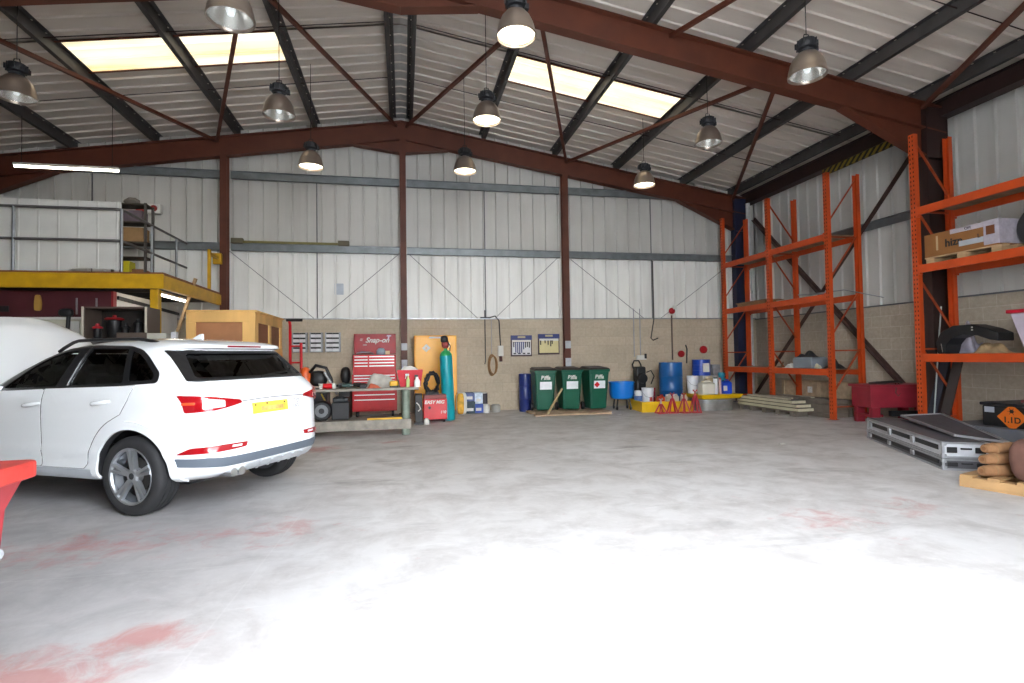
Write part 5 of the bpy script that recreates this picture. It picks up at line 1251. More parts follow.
for x,y,lab in ((6.20,11.85,'cream plastic jug next to the orange-red can on the bund'),(6.37,11.84,'cream plastic jug before the middle of the big blue drum'),(6.58,11.82,'cream plastic jug at the right end behind the axle stands')):
    jerrycan(x,y,.126,.15,.12,.27,JUG,WPL,lab,group='cream jugs on the bund pallet')
# axle stands
STD = mat('red axle stand paint', '#b0323c', .45, 0, .15, 8)
stand0 = None
def axle_stand(x, y, rz, lab, h=.34):
    t = thing('axle_stand', lab, 'axle stand', (x,y,0), rz, 'red axle stands before the bund pallet')
    for sx in (-1,1):
        for sy in (-1,1): MB().beam((sx*.1,sy*.10,.0),(sx*.022,sy*.022,h-.06),.026,.026).build('leg', STD, t, world=False)
    m = MB().box(-.11,-.11,0,.11,-.09,.02); m.box(-.11,.09,0,.11,.11,.02); m.box(-.11,-.11,0,-.09,.11,.02); m.box(.09,-.11,0,.11,.11,.02); m.build('base_frame', STD, t, world=False)
    MB().box(-.03,-.03,h-.1,.03,.03,h-.04).build('collar', STD, t, world=False)
    m = MB().cyl((0,0,h-.05),(0,0,h+.05),.016,n=10); m.box(-.045,-.02,h+.05,.045,.02,h+.065); m.box(-.045,-.02,h+.065,-.03,.02,h+.09); m.box(.03,-.02,h+.065,.045,.02,h+.09); m.build('saddle', GALV if h < .3 else STD, t, world=False)
axle_stand(5.80,11.45,.1,'short red axle stand, first from the white pail end',.26)
axle_stand(6.07,11.42,-.2,'red axle stand, second from the white pail end',.38)
axle_stand(6.33,11.36,.15,'red axle stand, third from the white pail end',.37)
axle_stand(6.60,11.34,-.1,'tallest red axle stand, beside the second bund pallet',.44)
# second bund pallet on a galvanised trough
t = thing('trough', 'round-ended galvanised trough on the floor under the second yellow bund', 'trough', (7.32,11.75,0))
m = MB(); outl = [(6.92,11.55)]+[(7.3+.42*math.cos(a)*1.0, 11.72+.26*math.sin(a)) for a in [PI+PI*k/14 for k in range(15)]]+[(7.72,12.2),(6.88,12.2)]
outl = [(7.32+.48*math.copysign(abs(math.cos(a))**.75,math.cos(a)), 11.85+.38*math.copysign(abs(math.sin(a))**.75,math.sin(a))) for a in [2*PI*k/32 for k in range(32)]]
m.prism(outl, 0.0, .27, 'Z'); m.build('trough_body', mat('weathered galvanised sheet', '#8a8884', .55, .4, .2, 7), t, smooth=40)
MB().prism([(7.3+(x-7.3)*1.03, 11.85+(y-11.85)*1.03) for x,y in outl], .24, .265, 'Z').build('rolled_rim', GALV, t, smooth=40)
t = thing('bund_pallet', 'yellow bund pallet raised on the trough with cans and jugs on it', 'spill pallet', (7.5,12.05,.27))
m = MB(); X0, X1, Y0, Y1 = 6.93, 8.05, 11.62, 12.5
P = [(X0+.05,Y0+.05,.27),(X1-.05,Y0+.05,.27),(X1-.05,Y1-.05,.27),(X0+.05,Y1-.05,.27),(X0,Y0,.37),(X1,Y0,.37),(X1,Y1,.37),(X0,Y1,.37)]
m.add(P, [(0,3,2,1),(4,5,6,7),(0,1,5,4),(1,2,6,5),(2,3,7,6),(3,0,4,7)]); m.build('bund_tray', BUN, t, bevel=.012)
MB().prism([(7.68,.0),(7.85,.0),(7.95,.27),(7.72,.27)], 11.95, 12.4, 'Y').build('bund_leg', BUN, t, bevel=.01)
MB().prism([(7.0,.27),(7.1,.27),(7.1,.28),(7.0,.28)], 12.3, 12.45, 'Y').build('spacer', BUN, t)
zt = .371
jerrycan(7.17,11.80,zt,.34,.24,.33,mat('white jerrycan plastic','#d8d4c6',.45,0,.06),mat('cream cap','#c9bd97',.5),'large white jerrycan with orange print at the front of the raised bund')
canister(7.42,11.80,zt,.055,.38,WPL,mat('dark green cap','#25463a',.5),'white bottle with dark cap next to the large white jerrycan')
canister(7.53,11.78,zt,.03,.36,mat('red and white can','#cfaaa5',.4),REDS,'thin red-topped aerosol beside the blue can')
t = jerrycan(7.72,11.85,zt,.24,.2,.34,mat('bright blue can','#1546c8',.4),BLK,'bright blue jerrycan with white label at the end of the raised bund'); MB().box(-.12,-.106,.08,-.02,-.1,.2).build('label', WHT, t, world=False)
t = thing('funnel', 'teal funnel with round bowl standing on top of the blue jerrycan', 'funnel', (7.62,11.85,.70)); MB().lathe([(.02,0),(.025,.06),(.07,.1),(.085,.16),(.08,.2),(.06,.21),(0,.21)], (7.62,11.85,.685), 18).build('bowl', mat('teal plastic','#16829c',.45), t, smooth=50); MB().box(7.66,11.83,.70,7.72,11.87,.76).build('handle', mat('teal plastic','#16829c'), t)
jerrycan(7.40,12.04,zt,.24,.17,.42,mat('tan jug','#b9ac8d',.5),mat('cream cap','#c9bd97'),'tan jug behind the large white jerrycan on the raised bund')
pail(7.12,12.33,zt,.14,.42,WPL,WPL,'tall white pail under the lying blue keg on the raised bund')
drum(7.36,12.32,.811,.22,.40,DRB2,'short blue keg with white label raised behind the jerrycans',False)
MB().obox((0,-.226,.2),(.17,.012,.22)).build('label', WHT, bpy.data.objects['oil_drum.002'], world=False)
t = thing('support_box', 'grey box carrying the blue keg at the back of the raised bund', 'box', (7.55,12.32,zt)); MB().box(7.29,12.14,zt,7.86,12.49,.81).build('box', mat('grey white box','#a7a6a4',.6,0,.1), t, bevel=.01); MB().box(7.5,12.13,.6,7.6,12.14,.72).build('label', WHT, t)
solo(MB().box(7.62,12.2,.811,7.82,12.42,1.08), 'grey_tin', mat('grey tin','#8e9094',.4,.3,.2,9), 'square grey tin standing right beside the blue keg', 'tin', bevel=.012)

# ------------------------------------------------------------------ pallet racking on the right
ORG = mat('orange rack paint', '#bd4617', .45, 0, .1, 4); ORGD = mat('orange rack paint worn', '#9c3d19', .5, 0, .2, 5); DECKM = mat('grey brown deck boards', '#8d7a66', .75, 0, .25, 5)
XA, XB, HT = 8.42, 9.12, 4.98
def upright(t, x, y, nm='upright', h=HT):
    m = MB(); w_, d_ = .10, .075
    m.box(x-d_/2,y-w_/2,0,x+d_/2,y-w_/2+.006,h); m.box(x-d_/2,y+w_/2-.006,0,x+d_/2,y+w_/2,h); s = -1 if x < 8.8 else 1
    m.box(x+s*d_/2-.005,y-w_/2,0,x+s*d_/2+.005,y+w_/2,h)
    o = m.build(nm, ORG, t)
    m = MB(); m.box(x-.07,y-.075,0,x+.07,y+.075,.008); m.build('foot_plate', ORG, o)
    # pairs of keyhole slots down the face
    if s < 0:
        m = MB(); z = .12
        while z < h-.05:
            for dy in (-.025,.025): m.box(x-d_/2-.0075,y+dy-.008,z,x-d_/2-.004,y+dy+.008,z+.032)
            z += .075
        m.build('slot_pattern', mat('dark slot', '#3c1a10', .8, 0, 0), o)
    return o
def frame(t, y, fwd_):
    upright(t, XA, y); upright(t, XB, y)
    for k in range(4):
        z1 = 4.85-1.15*k; a, b = (XA+.03, XB-.03) if fwd_ else (XB-.03, XA+.03)
        MB().beam((a,y,z1),(b,y,z1-.85),.022,.032,(0,1,0)).build('frame_brace', ORGD, t)
    for z in (.25,1.38,3.68): MB().beam((XA+.03,y,z),(XB-.03,y,z),.022,.03).build('frame_strut', ORGD, t)
def beams(t, y0, y1, z, deck=True, h=.13):
    for x in (XA-.02, XB+.02):
        m = MB().box(x-.022,y0+.05,z-h,x+.022,y1-.05,z); b = m.build('beam', ORG, t, bevel=.004)
        for yy, s in ((y0+.05,1),(y1-.05,-1)): MB().box(x-.03,yy-.004,z-h-.03,x+.03,yy+s*.03,z+.02).build('beam_end', ORG, b)
    if deck:
        y = y0+.08; 
        m = MB()
        m.box(XA+.005,y0+.08,z-.02,XB-.005,y1-.08,z-.002); m.build('deck_board', DECKM, t)
Y0_, Y1_, Y2_ = 9.27, 11.06, 12.88
t = thing('pallet_rack', 'three-frame orange pallet rack standing in the far right corner', 'rack', (8.77,11.1,0))
for y in (Y0_,Y1_,Y2_): frame(t, y, y == Y1_)
for y0,y1 in ((Y0_,Y1_),(Y1_,Y2_)):
    for z in (1.01,2.53,3.75): beams(t, y0, y1, z, z != 2.53 or y0 == Y1_)
rackA = t
solo(MB().box(8.5,11.3,2.532,9.0,12.6,2.55).box(8.55,11.4,2.55,8.65,12.5,2.63).box(8.75,11.4,2.55,8.85,12.5,2.63).box(8.5,11.3,2.63,9.0,12.5,2.65), 'pallet', mat('weathered pallet wood','#8b6a4d',.8,0,.2,5), 'empty wooden pallet on the far bay of the middle rack level', 'pallet')
t = thing('pallet_rack', 'near orange pallet rack running out of the picture on the right', 'rack', (8.77,6.0,0))
for y in (7.38,4.7): frame(t, y, True)
for z in (1.30,2.77,3.73): beams(t, 4.7, 7.38, z, True)
# things stored in the far rack
t = thing('grey_box', 'pale grey metal box on the lowest shelf of the far rack', 'box', (8.7,10.14,1.012)); MB().box(8.46,9.86,1.012,8.86,10.42,1.23).build('case', mat('pale grey metal','#8d97a0',.45,.3,.1,5), t, bevel=.015); MB().box(8.48,9.88,1.23,8.84,10.40,1.25).build('lid', mat('pale grey metal','#8d97a0'), t, bevel=.008)
solo(crumple((8.72,9.52,1.012),.36,.46,.22,31,None), 'black_tarpaulin', mat('black tarpaulin','#1d1e22',.6,0,.3,9), 'crumpled black sheeting heaped on the near end of the far rack shelf', 'tarpaulin', smooth=70)
solo(crumple((8.66,10.12,1.251),.3,.5,.15,33,None), 'dark_rags', mat('dark rag','#26262a',.8,0,.3,9), 'dark rags heaped on top of the pale grey metal box', 'rags', smooth=70)
solo(crumple((8.51,9.76,1.012),.10,.16,.12,35,None), 'pale_bag', mat('cream bag','#bdb59c',.7,0,.2,9), 'pale cream bag on the shelf edge between the grey box and black sheeting', 'bag', smooth=70)
solo(crumple((8.56,10.62,1.012),.2,.28,.12,37,None), 'white_bag', mat('white bag','#c9cac8',.6,0,.2,9), 'white plastic bag on the shelf just beyond the pale grey metal box', 'bag', smooth=70)
t = thing('bracket', 'small rusty bracket on the far rack shelf beside the middle upright', 'bracket', (8.6,10.9,1.012)); MB().box(8.5,10.85,1.012,8.6,10.98,1.04).build('base', mat('rusty steel','#7c5a47',.7,.2,.2), t); MB().beam((8.55,10.9,1.04),(8.6,10.9,1.14),.02,.03).build('arm', mat('rusty steel','#7c5a47'), t); 
solo(MB().tube([(8.5,9.3,2.56),(8.5,9.9,2.57),(8.55,10.3,2.62),(8.6,9.9,2.6),(8.7,9.2,2.6),(8.8,8.4,2.36)], .012, 6), 'bent_rod', GALV, 'bent grey rod hanging out of the middle rack level', 'rod', smooth=50)
# panels on a pallet on the floor
CRM = mat('cream sandwich panel','#bdb89c',.6,0,.1,5); WEAT = mat('weathered timber','#6f665c',.8,0,.25,6)
t = thing('pallet', 'worn pallet on the floor carrying the cream panels', 'pallet', (8.2,10.75,0))
for y in (9.9,10.35,10.8,11.25,11.6): MB().box(8.02,y,0,8.36,y+.12,.1).build('block', WEAT, t, bevel=.004)
for x in (8.02,8.14,8.27): MB().box(x,9.85,.1,x+.1,11.75,.122).build('deck_board', WEAT, t)
for k,(z,dx,y0,y1,lab) in enumerate(((.123,.0,9.72,11.75,'lowest long cream panel on the floor pallet'),(.195,.03,9.8,11.82,'middle long cream panel stacked on the floor pallet'),(.267,.05,9.95,11.7,'topmost long cream panel on the floor pallet'))):
    t = thing('cladding_sheet', lab, 'panel', (8.17,10.75,z), 0, 'cream panels on the floor pallet'); MB().box(7.98+dx,y0,z+.006,8.36,y1,z+.064).build('core', CRM, t); m = MB().box(7.975+dx,y0,z,8.362,y1,z+.006); m.box(7.975+dx,y0,z+.064,8.362,y1,z+.07); m.build('skin', mat('dark panel edge','#4e4a43',.6), t)
fr_t = ((8.78,10.2,.0,.0,'bottom weathered timber frame in the pile inside the far rack'),(8.79,10.22,.09,.02,'second weathered timber frame from the floor inside the far rack'),(8.78,10.2,.18,-.02,'third weathered timber frame from the floor inside the far rack'),(8.80,10.25,.27,.05,'topmost weathered timber frame in the pile inside the far rack'))
for x,y,z,rz,lab in fr_t:
    t = thing('timber_lattice', lab, 'frame', (x,y,z), rz, 'timber frames inside the far rack')
    for k in range(2): MB().box(-.27+k*.46,-.75,.0,-.19+k*.46,.75,.088).build('long_rail', WEAT, t, world=False, bevel=.004)
    for yy in (-.72,-.25,.25,.64): MB().box(-.19,yy,.0,.19,yy+.08,.088).build('cross_rail', WEAT, t, world=False, bevel=.004)
random.seed(8)
for k in range(7):
    x = 8.05+.09*k; yy = 9.95+random.uniform(0,.25); L_ = random.uniform(1.0,1.5); z = .343 if x < 8.34 else .361
    if 8.34 < x < 8.5: continue
    lab = 'loose weathered batten lying across the cream panels' if x < 8.34 else 'loose weathered batten lying on the timber frames in the rack'
    solo(MB().obox((x,yy+L_/2,z+.02),(.06,L_,.035),random.uniform(-.05,.05)), 'batten', WEAT if k % 2 else mat('pale batten','#a89f8c',.7,0,.15), lab, 'batten', 'loose battens on the panel stack' if x < 8.34 else 'loose battens on the timber frames')
t = thing('flat_crate', 'long pale flat wooden box standing behind the rack uprights', 'crate', (9.4,10.6,0)); MB().box(9.22,9.45,.0,9.62,11.75,.68).build('box_body', mat('pale osb board','#b7a184',.75,0,.2,9), t, bevel=.006)
for y in (9.46,10.5,11.66): MB().box(9.2,y,0,9.22,y+.08,.68).build('batten', mat('pale osb batten','#c3ad8d',.75), t)
for y,c in ((10.75,'#dcdcd9'),(10.1,'#6f7fb5')): MB().box(9.212,y,.42,9.22,y+.14,.56).build('label', mat('box label '+c, c, .6, 0, .3, 15), t)
# red steel trestle box
t = thing('steel_bench', 'heavy red steel bench with short legs between the two racks', 'bench', (9.12,8.62,0), -.2)
RB = mat('faded red bench paint','#8c2331',.5,0,.18,4)
MB().box(-.58,-.28,.30,.52,.28,.68).build('tank', RB, t, world=False, bevel=.01); MB().box(-.62,-.32,.68,.56,.32,.73).build('top_rim', RB, t, world=False, bevel=.006)
for x in (-.49,.36):
    for y in (-.24,.2): MB().box(x-.07,y-.05,0,x+.08,y+.05,.30).build('leg', RB, t, world=False, bevel=.005)
MB().box(-.55,-.2,.12,-.3,.2,.17).build('foot_rail', RB, t, world=False); MB().box(-.2,-.28,.14,.3,-.2,.24).build('dark_gap_plate', BLK, t, world=False)
solo(MB().tube([(8.75,8.75,.74),(8.85,8.65,.76),(9.05,8.7,.75),(9.2,8.6,.77),(9.4,8.65,.75),(9.3,8.75,.76),(9.1,8.8,.75)], .022, 8), 'chain', mat('dark chain','#2b2624',.6,.3), 'dark chain heaped along the top of the red steel bench', 'chain', smooth=50)
solo(MB().tube([(8.98,8.39,.76),(8.97,8.36,.7),(8.95,8.36,.58),(9.0,8.36,.52),(9.06,8.36,.58),(9.05,8.36,.7),(9.04,8.39,.76)], .012, 8), 'shackle', mat('rusty shackle','#5c3a33',.6,.3), 'rusty chain loop hanging down the front of the red bench', 'chain', smooth=50)
# near rack contents
CARD = mat('brown cardboard','#8a5d31',.8,0,.1,4)
t = thing('pallet', 'pale wooden pallet under the long carton on the near rack', 'pallet', (8.75,6.75,2.772))
for y in (6.12,6.62,7.12): MB().box(8.46,y,2.772,9.1,y+.14,2.86).build('block', TIM, t, bevel=.004)
for x in (8.46,8.72,8.98): MB().box(x,6.1,2.86,x+.12,7.28,2.88).build('deck_board', TIM, t)
t = thing('long_carton', 'long brown carton with dark lettering wrapped at one end on the near rack', 'carton', (8.75,6.75,2.88))
MB().box(8.46,6.15,2.881,9.05,7.28,3.25).build('carton_body', CARD, t, bevel=.008)
MB().box(8.455,6.14,2.90,9.06,6.36,3.262).build('white_wrap', mat('white wrapping','#a9a3ad',.4,0,.15,14), t, bevel=.01)
MB().box(8.455,6.36,3.18,8.462,6.85,3.25).build('white_strip', mat('white tape strip','#b3aab2',.5), t); MB().box(8.455,6.36,2.96,8.462,6.72,3.04).build('white_label', mat('carton label','#a9aeb4',.5), t)
MB().box(8.455,7.05,2.97,8.46,7.08,3.2).build('tape', mat('beige tape','#b59a72',.5), t); MB().box(8.453,6.20,3.05,8.456,6.32,3.18).build('round_sticker', mat('rust sticker','#6e3d1b',.6), t)
text('lettering', 'hizn', BLK, t, facing_mx(8.458,6.80,3.05), .17, .002, bold=.004); text('lettering', 'OM', BLK, t, facing_mx(8.453,6.58,3.215), .06, .002); text('lettering', 'L', BLK, t, facing_mx(8.453,6.42,3.06), .09, .002)
t = thing('tyre', 'black tyre standing on the near rack by the wrapped carton end', 'tyre', (8.8,5.8,2.772)); MB().lathe([(.15,-.09),(.17,-.1),(.28,-.1),(.31,-.07),(.31,.07),(.28,.1),(.17,.1),(.15,.09)], (8.8,5.8,3.085), 32, 0, 'X', closed=True).build('tyre_body', TYRE, t, smooth=40); MB().lathe([(.0,-.06),(.148,-.06),(.148,.06),(0,.06)], (8.8,5.8,3.085), 24, 0, 'X').build('rim', BLK, t, smooth=40)
t = thing('arch_liner', 'black plastic wheel arch liner standing on the near rack shelf', 'car part', (8.6,6.7,1.302))
m = MB(); pts = [(-.5,0),(-.52,.18),(-.44,.34),(-.24,.44),(.04,.445),(.28,.37),(.42,.3),(.42,.18),(.30,.20),(.12,.27),(-.1,.29),(-.26,.24),(-.34,.14),(-.36,0)]
m.prism([(6.68-a,1.302+b) for a,b in pts], 8.52, 8.82, 'X'); m.build('liner_shell', BLK, t, bevel=.012)
for z in (1.66,1.70): MB().cyl((8.512,6.62,z),(8.52,6.62,z),.012,n=10).build('white_clip', WHT, t)
MB().tube([(8.51,7.08,1.32),(8.51,7.1,1.46)], .008, 6).build('chrome_edge', CHROME, t)
solo(crumple((8.75,6.55,1.302),.3,.5,.17,41,None), 'folded_cloth', mat('tan cloth','#a58a66',.9,0,.2,9), 'tan folded cloth on the shelf under the black arch liner', 'cloth', smooth=70)
BAGM = glass_mat('clear polythene', '#cfcbd3', .5, .2)
solo(crumple((8.9,6.93,1.302),.22,.4,.55,43,None), 'polythene_bag', mat('milky polythene','#8d8894',.3,0,.2,9), 'milky polythene bag heaped behind the black arch liner', 'bag', smooth=70)
t = thing('storage_tub', 'clear plastic tub with a red lid at the edge of the near rack shelf', 'tub', (8.65,5.7,1.302))
m = MB(); m.add([(8.46,5.5,1.302),(8.9,5.5,1.302),(8.9,5.88,1.302),(8.46,5.88,1.302),(8.38,5.4,1.86),(8.98,5.4,1.86),(8.98,6.0,1.86),(8.38,6.0,1.86)], [(0,3,2,1),(4,5,6,7),(0,1,5,4),(1,2,6,5),(2,3,7,6),(3,0,4,7)]); m.build('tub_body', mat('cloudy clear plastic','#b9aebb',.3,0,.08,5), t, bevel=.02)
MB().box(8.35,5.37,1.86,9.0,6.03,1.91).build('lid', mat('bright red lid','#b3122a',.4), t, bevel=.01)
# boards leaning at the back of the near rack
for k,(x,y,c,lab) in enumerate(((8.93,7.565,'#2b2e3a','dark blue-grey board leaning on the wall inside the rack frame gap'),(8.78,7.22,'#3a3433','dark brown board leaning inside the near rack, beside the dark blue-grey board'))):
    solo(MB().beam((x-.2,y,.0),(x+.25,y+.02,1.25),.16,.02,(1,0,0)), 'leaning_board', mat('board '+c, c, .6), lab, 'board')
solo(MB().tube([(8.72,7.47,.0),(8.98,7.47,2.1)], .012, 6), 'thin_rod', mat('pale rod','#a9b3b0',.4,.3), 'thin pale rod leaning inside the near rack frame', 'rod')
# flight cases, low on the floor at the right
FC = mat('brushed aluminium edge','#a3a5a8',.35,.6,.1,8); FCB = mat('case laminate','#c1c3c7',.45,.1,.12,4); FCD = mat('dark grey laminate','#56555a',.5,0,.1,6)
def flight_case(x, y, z, rz, L_, w_, h, lab, top, side, group=None):
    t = thing('flight_case', lab, 'flight case', (x,y,z), rz, group)
    MB().box(.012,.012,.006,L_-.012,w_-.012,h-.006).build('panel_box', side, t, world=False)
    MB().box(.02,.02,h-.006,L_-.02,w_-.02,h-.001).build('top_panel', top, t, world=False)
    e = .022
    for (a,b,c,d,f,g) in ((0,0,0,L_,e,e),(0,w_-e,0,L_,w_,e),(0,0,h-e,L_,e,h),(0,w_-e,h-e,L_,w_,h),(0,0,0,e,w_,e),(L_-e,0,0,L_,w_,e),(0,0,h-e,e,w_,h),(L_-e,0,h-e,L_,w_,h),(0,0,0,e,e,h),(L_-e,0,0,L_,e,h),(0,w_-e,0,e,w_,h),(L_-e,w_-e,0,L_,w_,h)):
        MB().box(a,b,c,d,f,g).build('edge_extrusion', FC, t, world=False)
    for x_ in (-.004,L_-.05):
        for y_ in (-.004,w_-.046):
            for z_ in (-.0,h-.046): MB().box(x_,y_,z_,x_+.054,y_+.05,z_+.048).build('ball_corner', FC, t, world=False, bevel=.012)
    # long side facing the room (local y = w_) with dark strip panels and latches
    n_ = 3
    for k in range(n_):
        a = .12+k*(L_-.2)/n_; MB().box(a,w_-.013,h*.42,a+(L_-.2)/n_-.14,w_-.006,h*.72).build('strip_panel', BLK, t, world=False)
        m = MB().box(a+(L_-.2)/n_-.12,w_-.01,h*.3,a+(L_-.2)/n_-.03,w_+.012,h*.78); m.build('butterfly_latch', FC, t, world=False, bevel=.006)
    for y_ in (w_*.2,w_*.8): MB().box(-.012,y_-.05,h*.35,0.0,y_+.05,h*.7).build('corner_pocket', BLK, t, world=False, bevel=.01)
    MB().box(-.014,w_*.38,h*.55,0,w_*.62,h*.66).build('handle', BLK, t, world=False, bevel=.005)
    return t
ang1 = math.atan2(2.14,1.12)
G='aluminium flight cases on the floor'
flight_case(6.38,4.805,0,ang1,2.42,.46,.13,'dark slim flight case lying on the floor under the silver one',FCD,FCD,G)
flight_case(6.385,4.82,.132,ang1,2.40,.45,.185,'silver flight case lying on top of the slim dark case',FCD,FCB,G)
c1, s1 = math.cos(ang1), math.sin(ang1)
flight_case(6.82+.35*c1,4.585+.35*s1,0,ang1,2.2,.42,.25,'long flight case with dark lid lying just behind the silver case',FCD,FC,G)
# mesh panel resting across the cases, grey plates, hazard box
t = thing('mesh_panel', 'silver-framed dark mesh panel propped across the flight cases', 'panel', (7.0,5.8,.32))
q_ = [Vector(p) for p in ((6.78,4.92,.275),(7.70,6.46,.41),(7.27,6.71,.375),(6.35,5.17,.34))]
m = MB(); m.add([p+Vector((0,0,d)) for d in (.008,.016) for p in q_], [(0,3,2,1),(4,5,6,7),(0,1,5,4),(1,2,6,5),(2,3,7,6),(3,0,4,7)]); m.build('mesh_sheet', mat('dark fine mesh','#4d4d52',.6,.2,.15,30), t)
for a in range(4): MB().beam(q_[a]+Vector((0,0,.014)), q_[(a+1)%4]+Vector((0,0,.014)), .032, .026).build('frame_bar', FC, t)
GP = mat('grey sheet metal','#77797e',.45,.4,.12,4)
for k,(z,lab) in enumerate(((0,'bottom grey steel sheet on the floor under the near rack'),(.03,'upper grey steel sheet stacked under the near rack'))):
    solo(MB().obox((8.7,6.0,z+.0135),(1.0,1.9,.027),.06*k), 'steel_sheet', GP, lab, 'sheet', 'steel sheets under the near rack')
solo(MB().obox((8.75,6.15,.15),(.95,1.5,.18),.02), 'grey_plinth', mat('grey plinth','#606268',.6,0,.15), 'low grey plinth box under the black hazard box', 'box', bevel=.01)
t = thing('hazard_box', 'black plastic box with orange explosives diamond under the near rack', 'box', (8.85,6.2,.242), .02)
MB().box(-.45,-.55,0,.4,.24,.30).build('box_body', BLK, t, world=False, bevel=.02); MB().box(-.47,-.57,.30,.42,.26,.345).build('lid', mat('black lid','#202127',.45), t, world=False, bevel=.012)
d = MB().obox((-.458,-.16,.15),(.008,.27,.27),0,0,PI/4); d.build('orange_diamond', mat('orange placard','#cf6618',.5,0,.08), t, world=False)
text('placard_text', '1.1D', BLK, t, WM[t.name] @ Matrix.Translation((-.464,-.16,.11)) @ Matrix.Rotation(-PI/2,4,'Z') @ FACE_FRONT, .115, .001, bold=.003)
m = MB().blob((-.463,-.16,.235),(.006,.06,.05),10,6); 
for a in range(6): m.beam((-.463,-.16,.235),(-.463,-.16+.055*math.cos(a*1.05),.235+.05*math.sin(a*1.05)),.012,.004)
m.build('burst_symbol', BLK, t, world=False)
MB().box(-.456,.07,.2,-.448,.20,.28).build('pale_label', mat('grey label','#a3a7b3',.5), t, world=False)
solo(MB().tube([(8.6,6.05,.61),(8.62,6.0,.62),(8.8,5.95,.63),(8.95,6.1,.62)], .02, 8), 'red_strap', mat('dull red strap','#5c2226',.7), 'dull red strap lying on the lid of the hazard box', 'strap', smooth=50)
t = thing('tap_fitting', 'small dark tap fitting standing on the hazard box lid', 'fitting', (8.6,5.85,.587)); MB().cyl((8.6,5.85,.587),(8.6,5.85,.8),.016,n=10).build('stem', BLK, t); MB().beam((8.6,5.78,.76),(8.6,5.92,.7),.03,.03).build('tee', BLK, t); MB().lathe([(0,0),(.06,0),(.05,.03),(0,.035)], (8.6,5.85,.587), 14).build('base', BLK, t, smooth=40)
# pallet of rolls
t = thing('pallet', 'fresh wooden pallet on the floor holding tan rolls and a sack', 'pallet', (5.43,4.40,0), math.atan2(-.47,.14))
PW = mat('fresh pallet wood','#a58257',.7,0,.15,5)
for yy in (0,.45,.9):
    MB().box(0,yy,.022,1.2,yy+.1,.1).build('bearer', PW, t, world=False, bevel=.004); MB().box(0,yy,0,1.2,yy+.1,.022).build('bottom_board', PW, t, world=False)
for k in range(6): MB().box(.01+k*.218,-.01,.1,.11+k*.218,1.01,.122).build('deck_board', PW, t, world=False, bevel=.003)
ROLL = mat('tan hessian','#8d6644',.9,0,.2,14)
dirx = Vector((.99,-.10,0)); base = Vector((5.50,4.24,.122))
G='tan rolls on the wooden pallet'
def roll(o, L_, r, lab):
    t = thing('hessian_roll', lab, 'roll', tuple(o), 0, G); p0 = Vector((0,0,r)); p1 = p0+dirx*L_
    m = MB(); n_ = 18; pts = [p0+(p1-p0)*k/10 for k in range(11)]; rs = [r*(.72 if k in (0,10) else (.93 if k in (1,9) else 1+.05*math.sin(k*2.3))) for k in range(11)]
    m.tube(pts, rs, n_); m.build('roll_body', ROLL, t, world=False, smooth=60)
    MB().cyl(p0-dirx*.004, p0+dirx*.02, r*.4, n=12).build('roll_core', mat('dark roll core','#7a5232',.9), t, world=False)
    for q in (.25,.7): MB().cyl(p0+dirx*L_*q, p0+dirx*(L_*q+.015), r*1.06, n=18).build('tie_band', mat('tan tie','#8a6a48',.9), t, world=False)
roll(base+Vector((0,0,0)), .46, .056, 'bottom tan hessian roll lying on the pallet edge')
roll(base+Vector((.04,.02,.108)), .44, .054, 'middle tan hessian roll of the three on the pallet')
roll(base+Vector((.08,.03,.212)), .42, .052, 'topmost tan hessian roll of the three on the pallet')
t = thing('brown_sack', 'full dull brown sack standing on the pallet beside the rolls', 'sack', (5.74,3.87,.122)); m = MB().blob((0,0,.2),(.42,.42,.42),18,10,e=.6,jit=.03); m.build('sack_body', mat('dull brown sack','#6b4a3f',.9,0,.15,12), t, world=False, smooth=60); MB().tube([(-.1,-.05,.4),(0,0,.43),(.1,.05,.4)], .03, 8).build('sack_seam', mat('dull brown sack','#6b4a3f'), t, world=False, smooth=60)
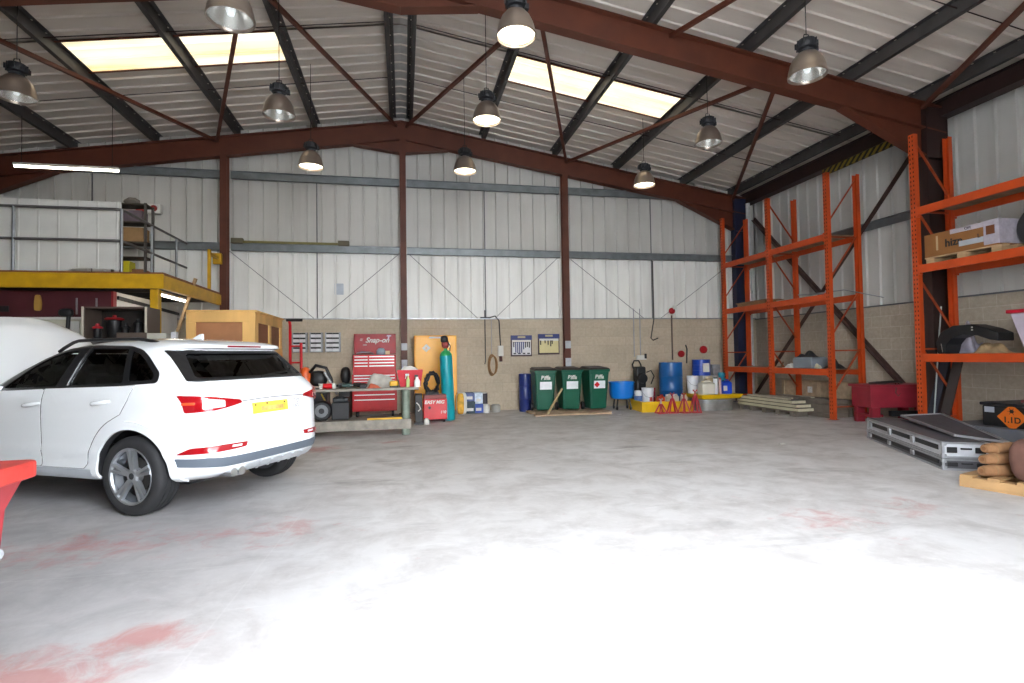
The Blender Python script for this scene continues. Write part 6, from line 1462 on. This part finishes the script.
# red machine pedestal close to the camera on the left
RP = mat('faded red pedestal','#9c2f36',.5,0,.2,4)
PX = -1.405; PY = 2.16
t = thing('machine_pedestal', 'red steel pedestal with flanged top and bolts at the near left', 'pedestal', (PX-.38,PY,0))
m = MB(); P = [(PX-.7,PY-.22,0),(PX-.17,PY-.22,0),(PX-.17,PY+.26,0),(PX-.7,PY+.22,0),(PX-.66,PY-.2,.80),(PX-.10,PY-.2,.80),(PX-.10,PY+.27,.80),(PX-.66,PY+.2,.80),(PX-.7,PY-.24,.92),(PX-.05,PY-.24,.92),(PX-.05,PY+.29,.92),(PX-.7,PY+.26,.92)]
m.add(P, [(0,3,2,1),(0,1,5,4),(1,2,6,5),(2,3,7,6),(3,0,4,7),(4,5,9,8),(5,6,10,9),(6,7,11,10),(7,4,8,11),(8,9,10,11)]); m.build('column', RP, t, bevel=.012)
FLG = mat('bright red flange','#ac342d',.5,0,.2,9)
MB().prism(smooth_loop([(PX-.75,PY-.28),(PX,PY-.28),(PX,PY+.30),(PX-.75,PY+.30)], r=.05), .92, .985, 'Z').build('top_flange', FLG, t, bevel=.01)
MB().prism(smooth_loop([(PX-.66,PY-.2),(PX-.1,PY-.2),(PX-.1,PY+.22),(PX-.66,PY+.22)], r=.07), .985, 1.025, 'Z').build('top_plate', FLG, t, bevel=.01)
MB().lathe([(0,0),(.035,0),(.035,.02),(.02,.035),(0,.035)], (PX-.2,PY+.1,1.025), 14).build('black_knob', BLK, t, smooth=40)
for y in (PY-.1,PY+.16): MB().lathe([(0,0),(.022,0),(.022,.018),(0,.02)], (PX-.13,y,1.025), 6).build('bolt', GALV, t)
for z,k in ((.76,0),(.66,1),(.58,2),(.50,3)): MB().cyl((PX-.19,PY+.24,z),(PX-.075+.012*(k==1)-.012*(k>1),PY+.16,z),.016 if k != 1 else .024,n=8).build('side_bolt', GALV, t)
# small litter on the floor
for x,y,lab in ((4.75,11.45,'white scrap of paper on the floor before the third bin'),(5.45,7.0,'white scrap lying on the floor left of the flight cases')):
    solo(MB().prism([(x,y),(x+.09,y+.02),(x+.1,y+.08),(x+.02,y+.09)],.001,.012,'Z'), 'paper_scrap', WHT, lab, 'litter', 'paper scraps on the floor')
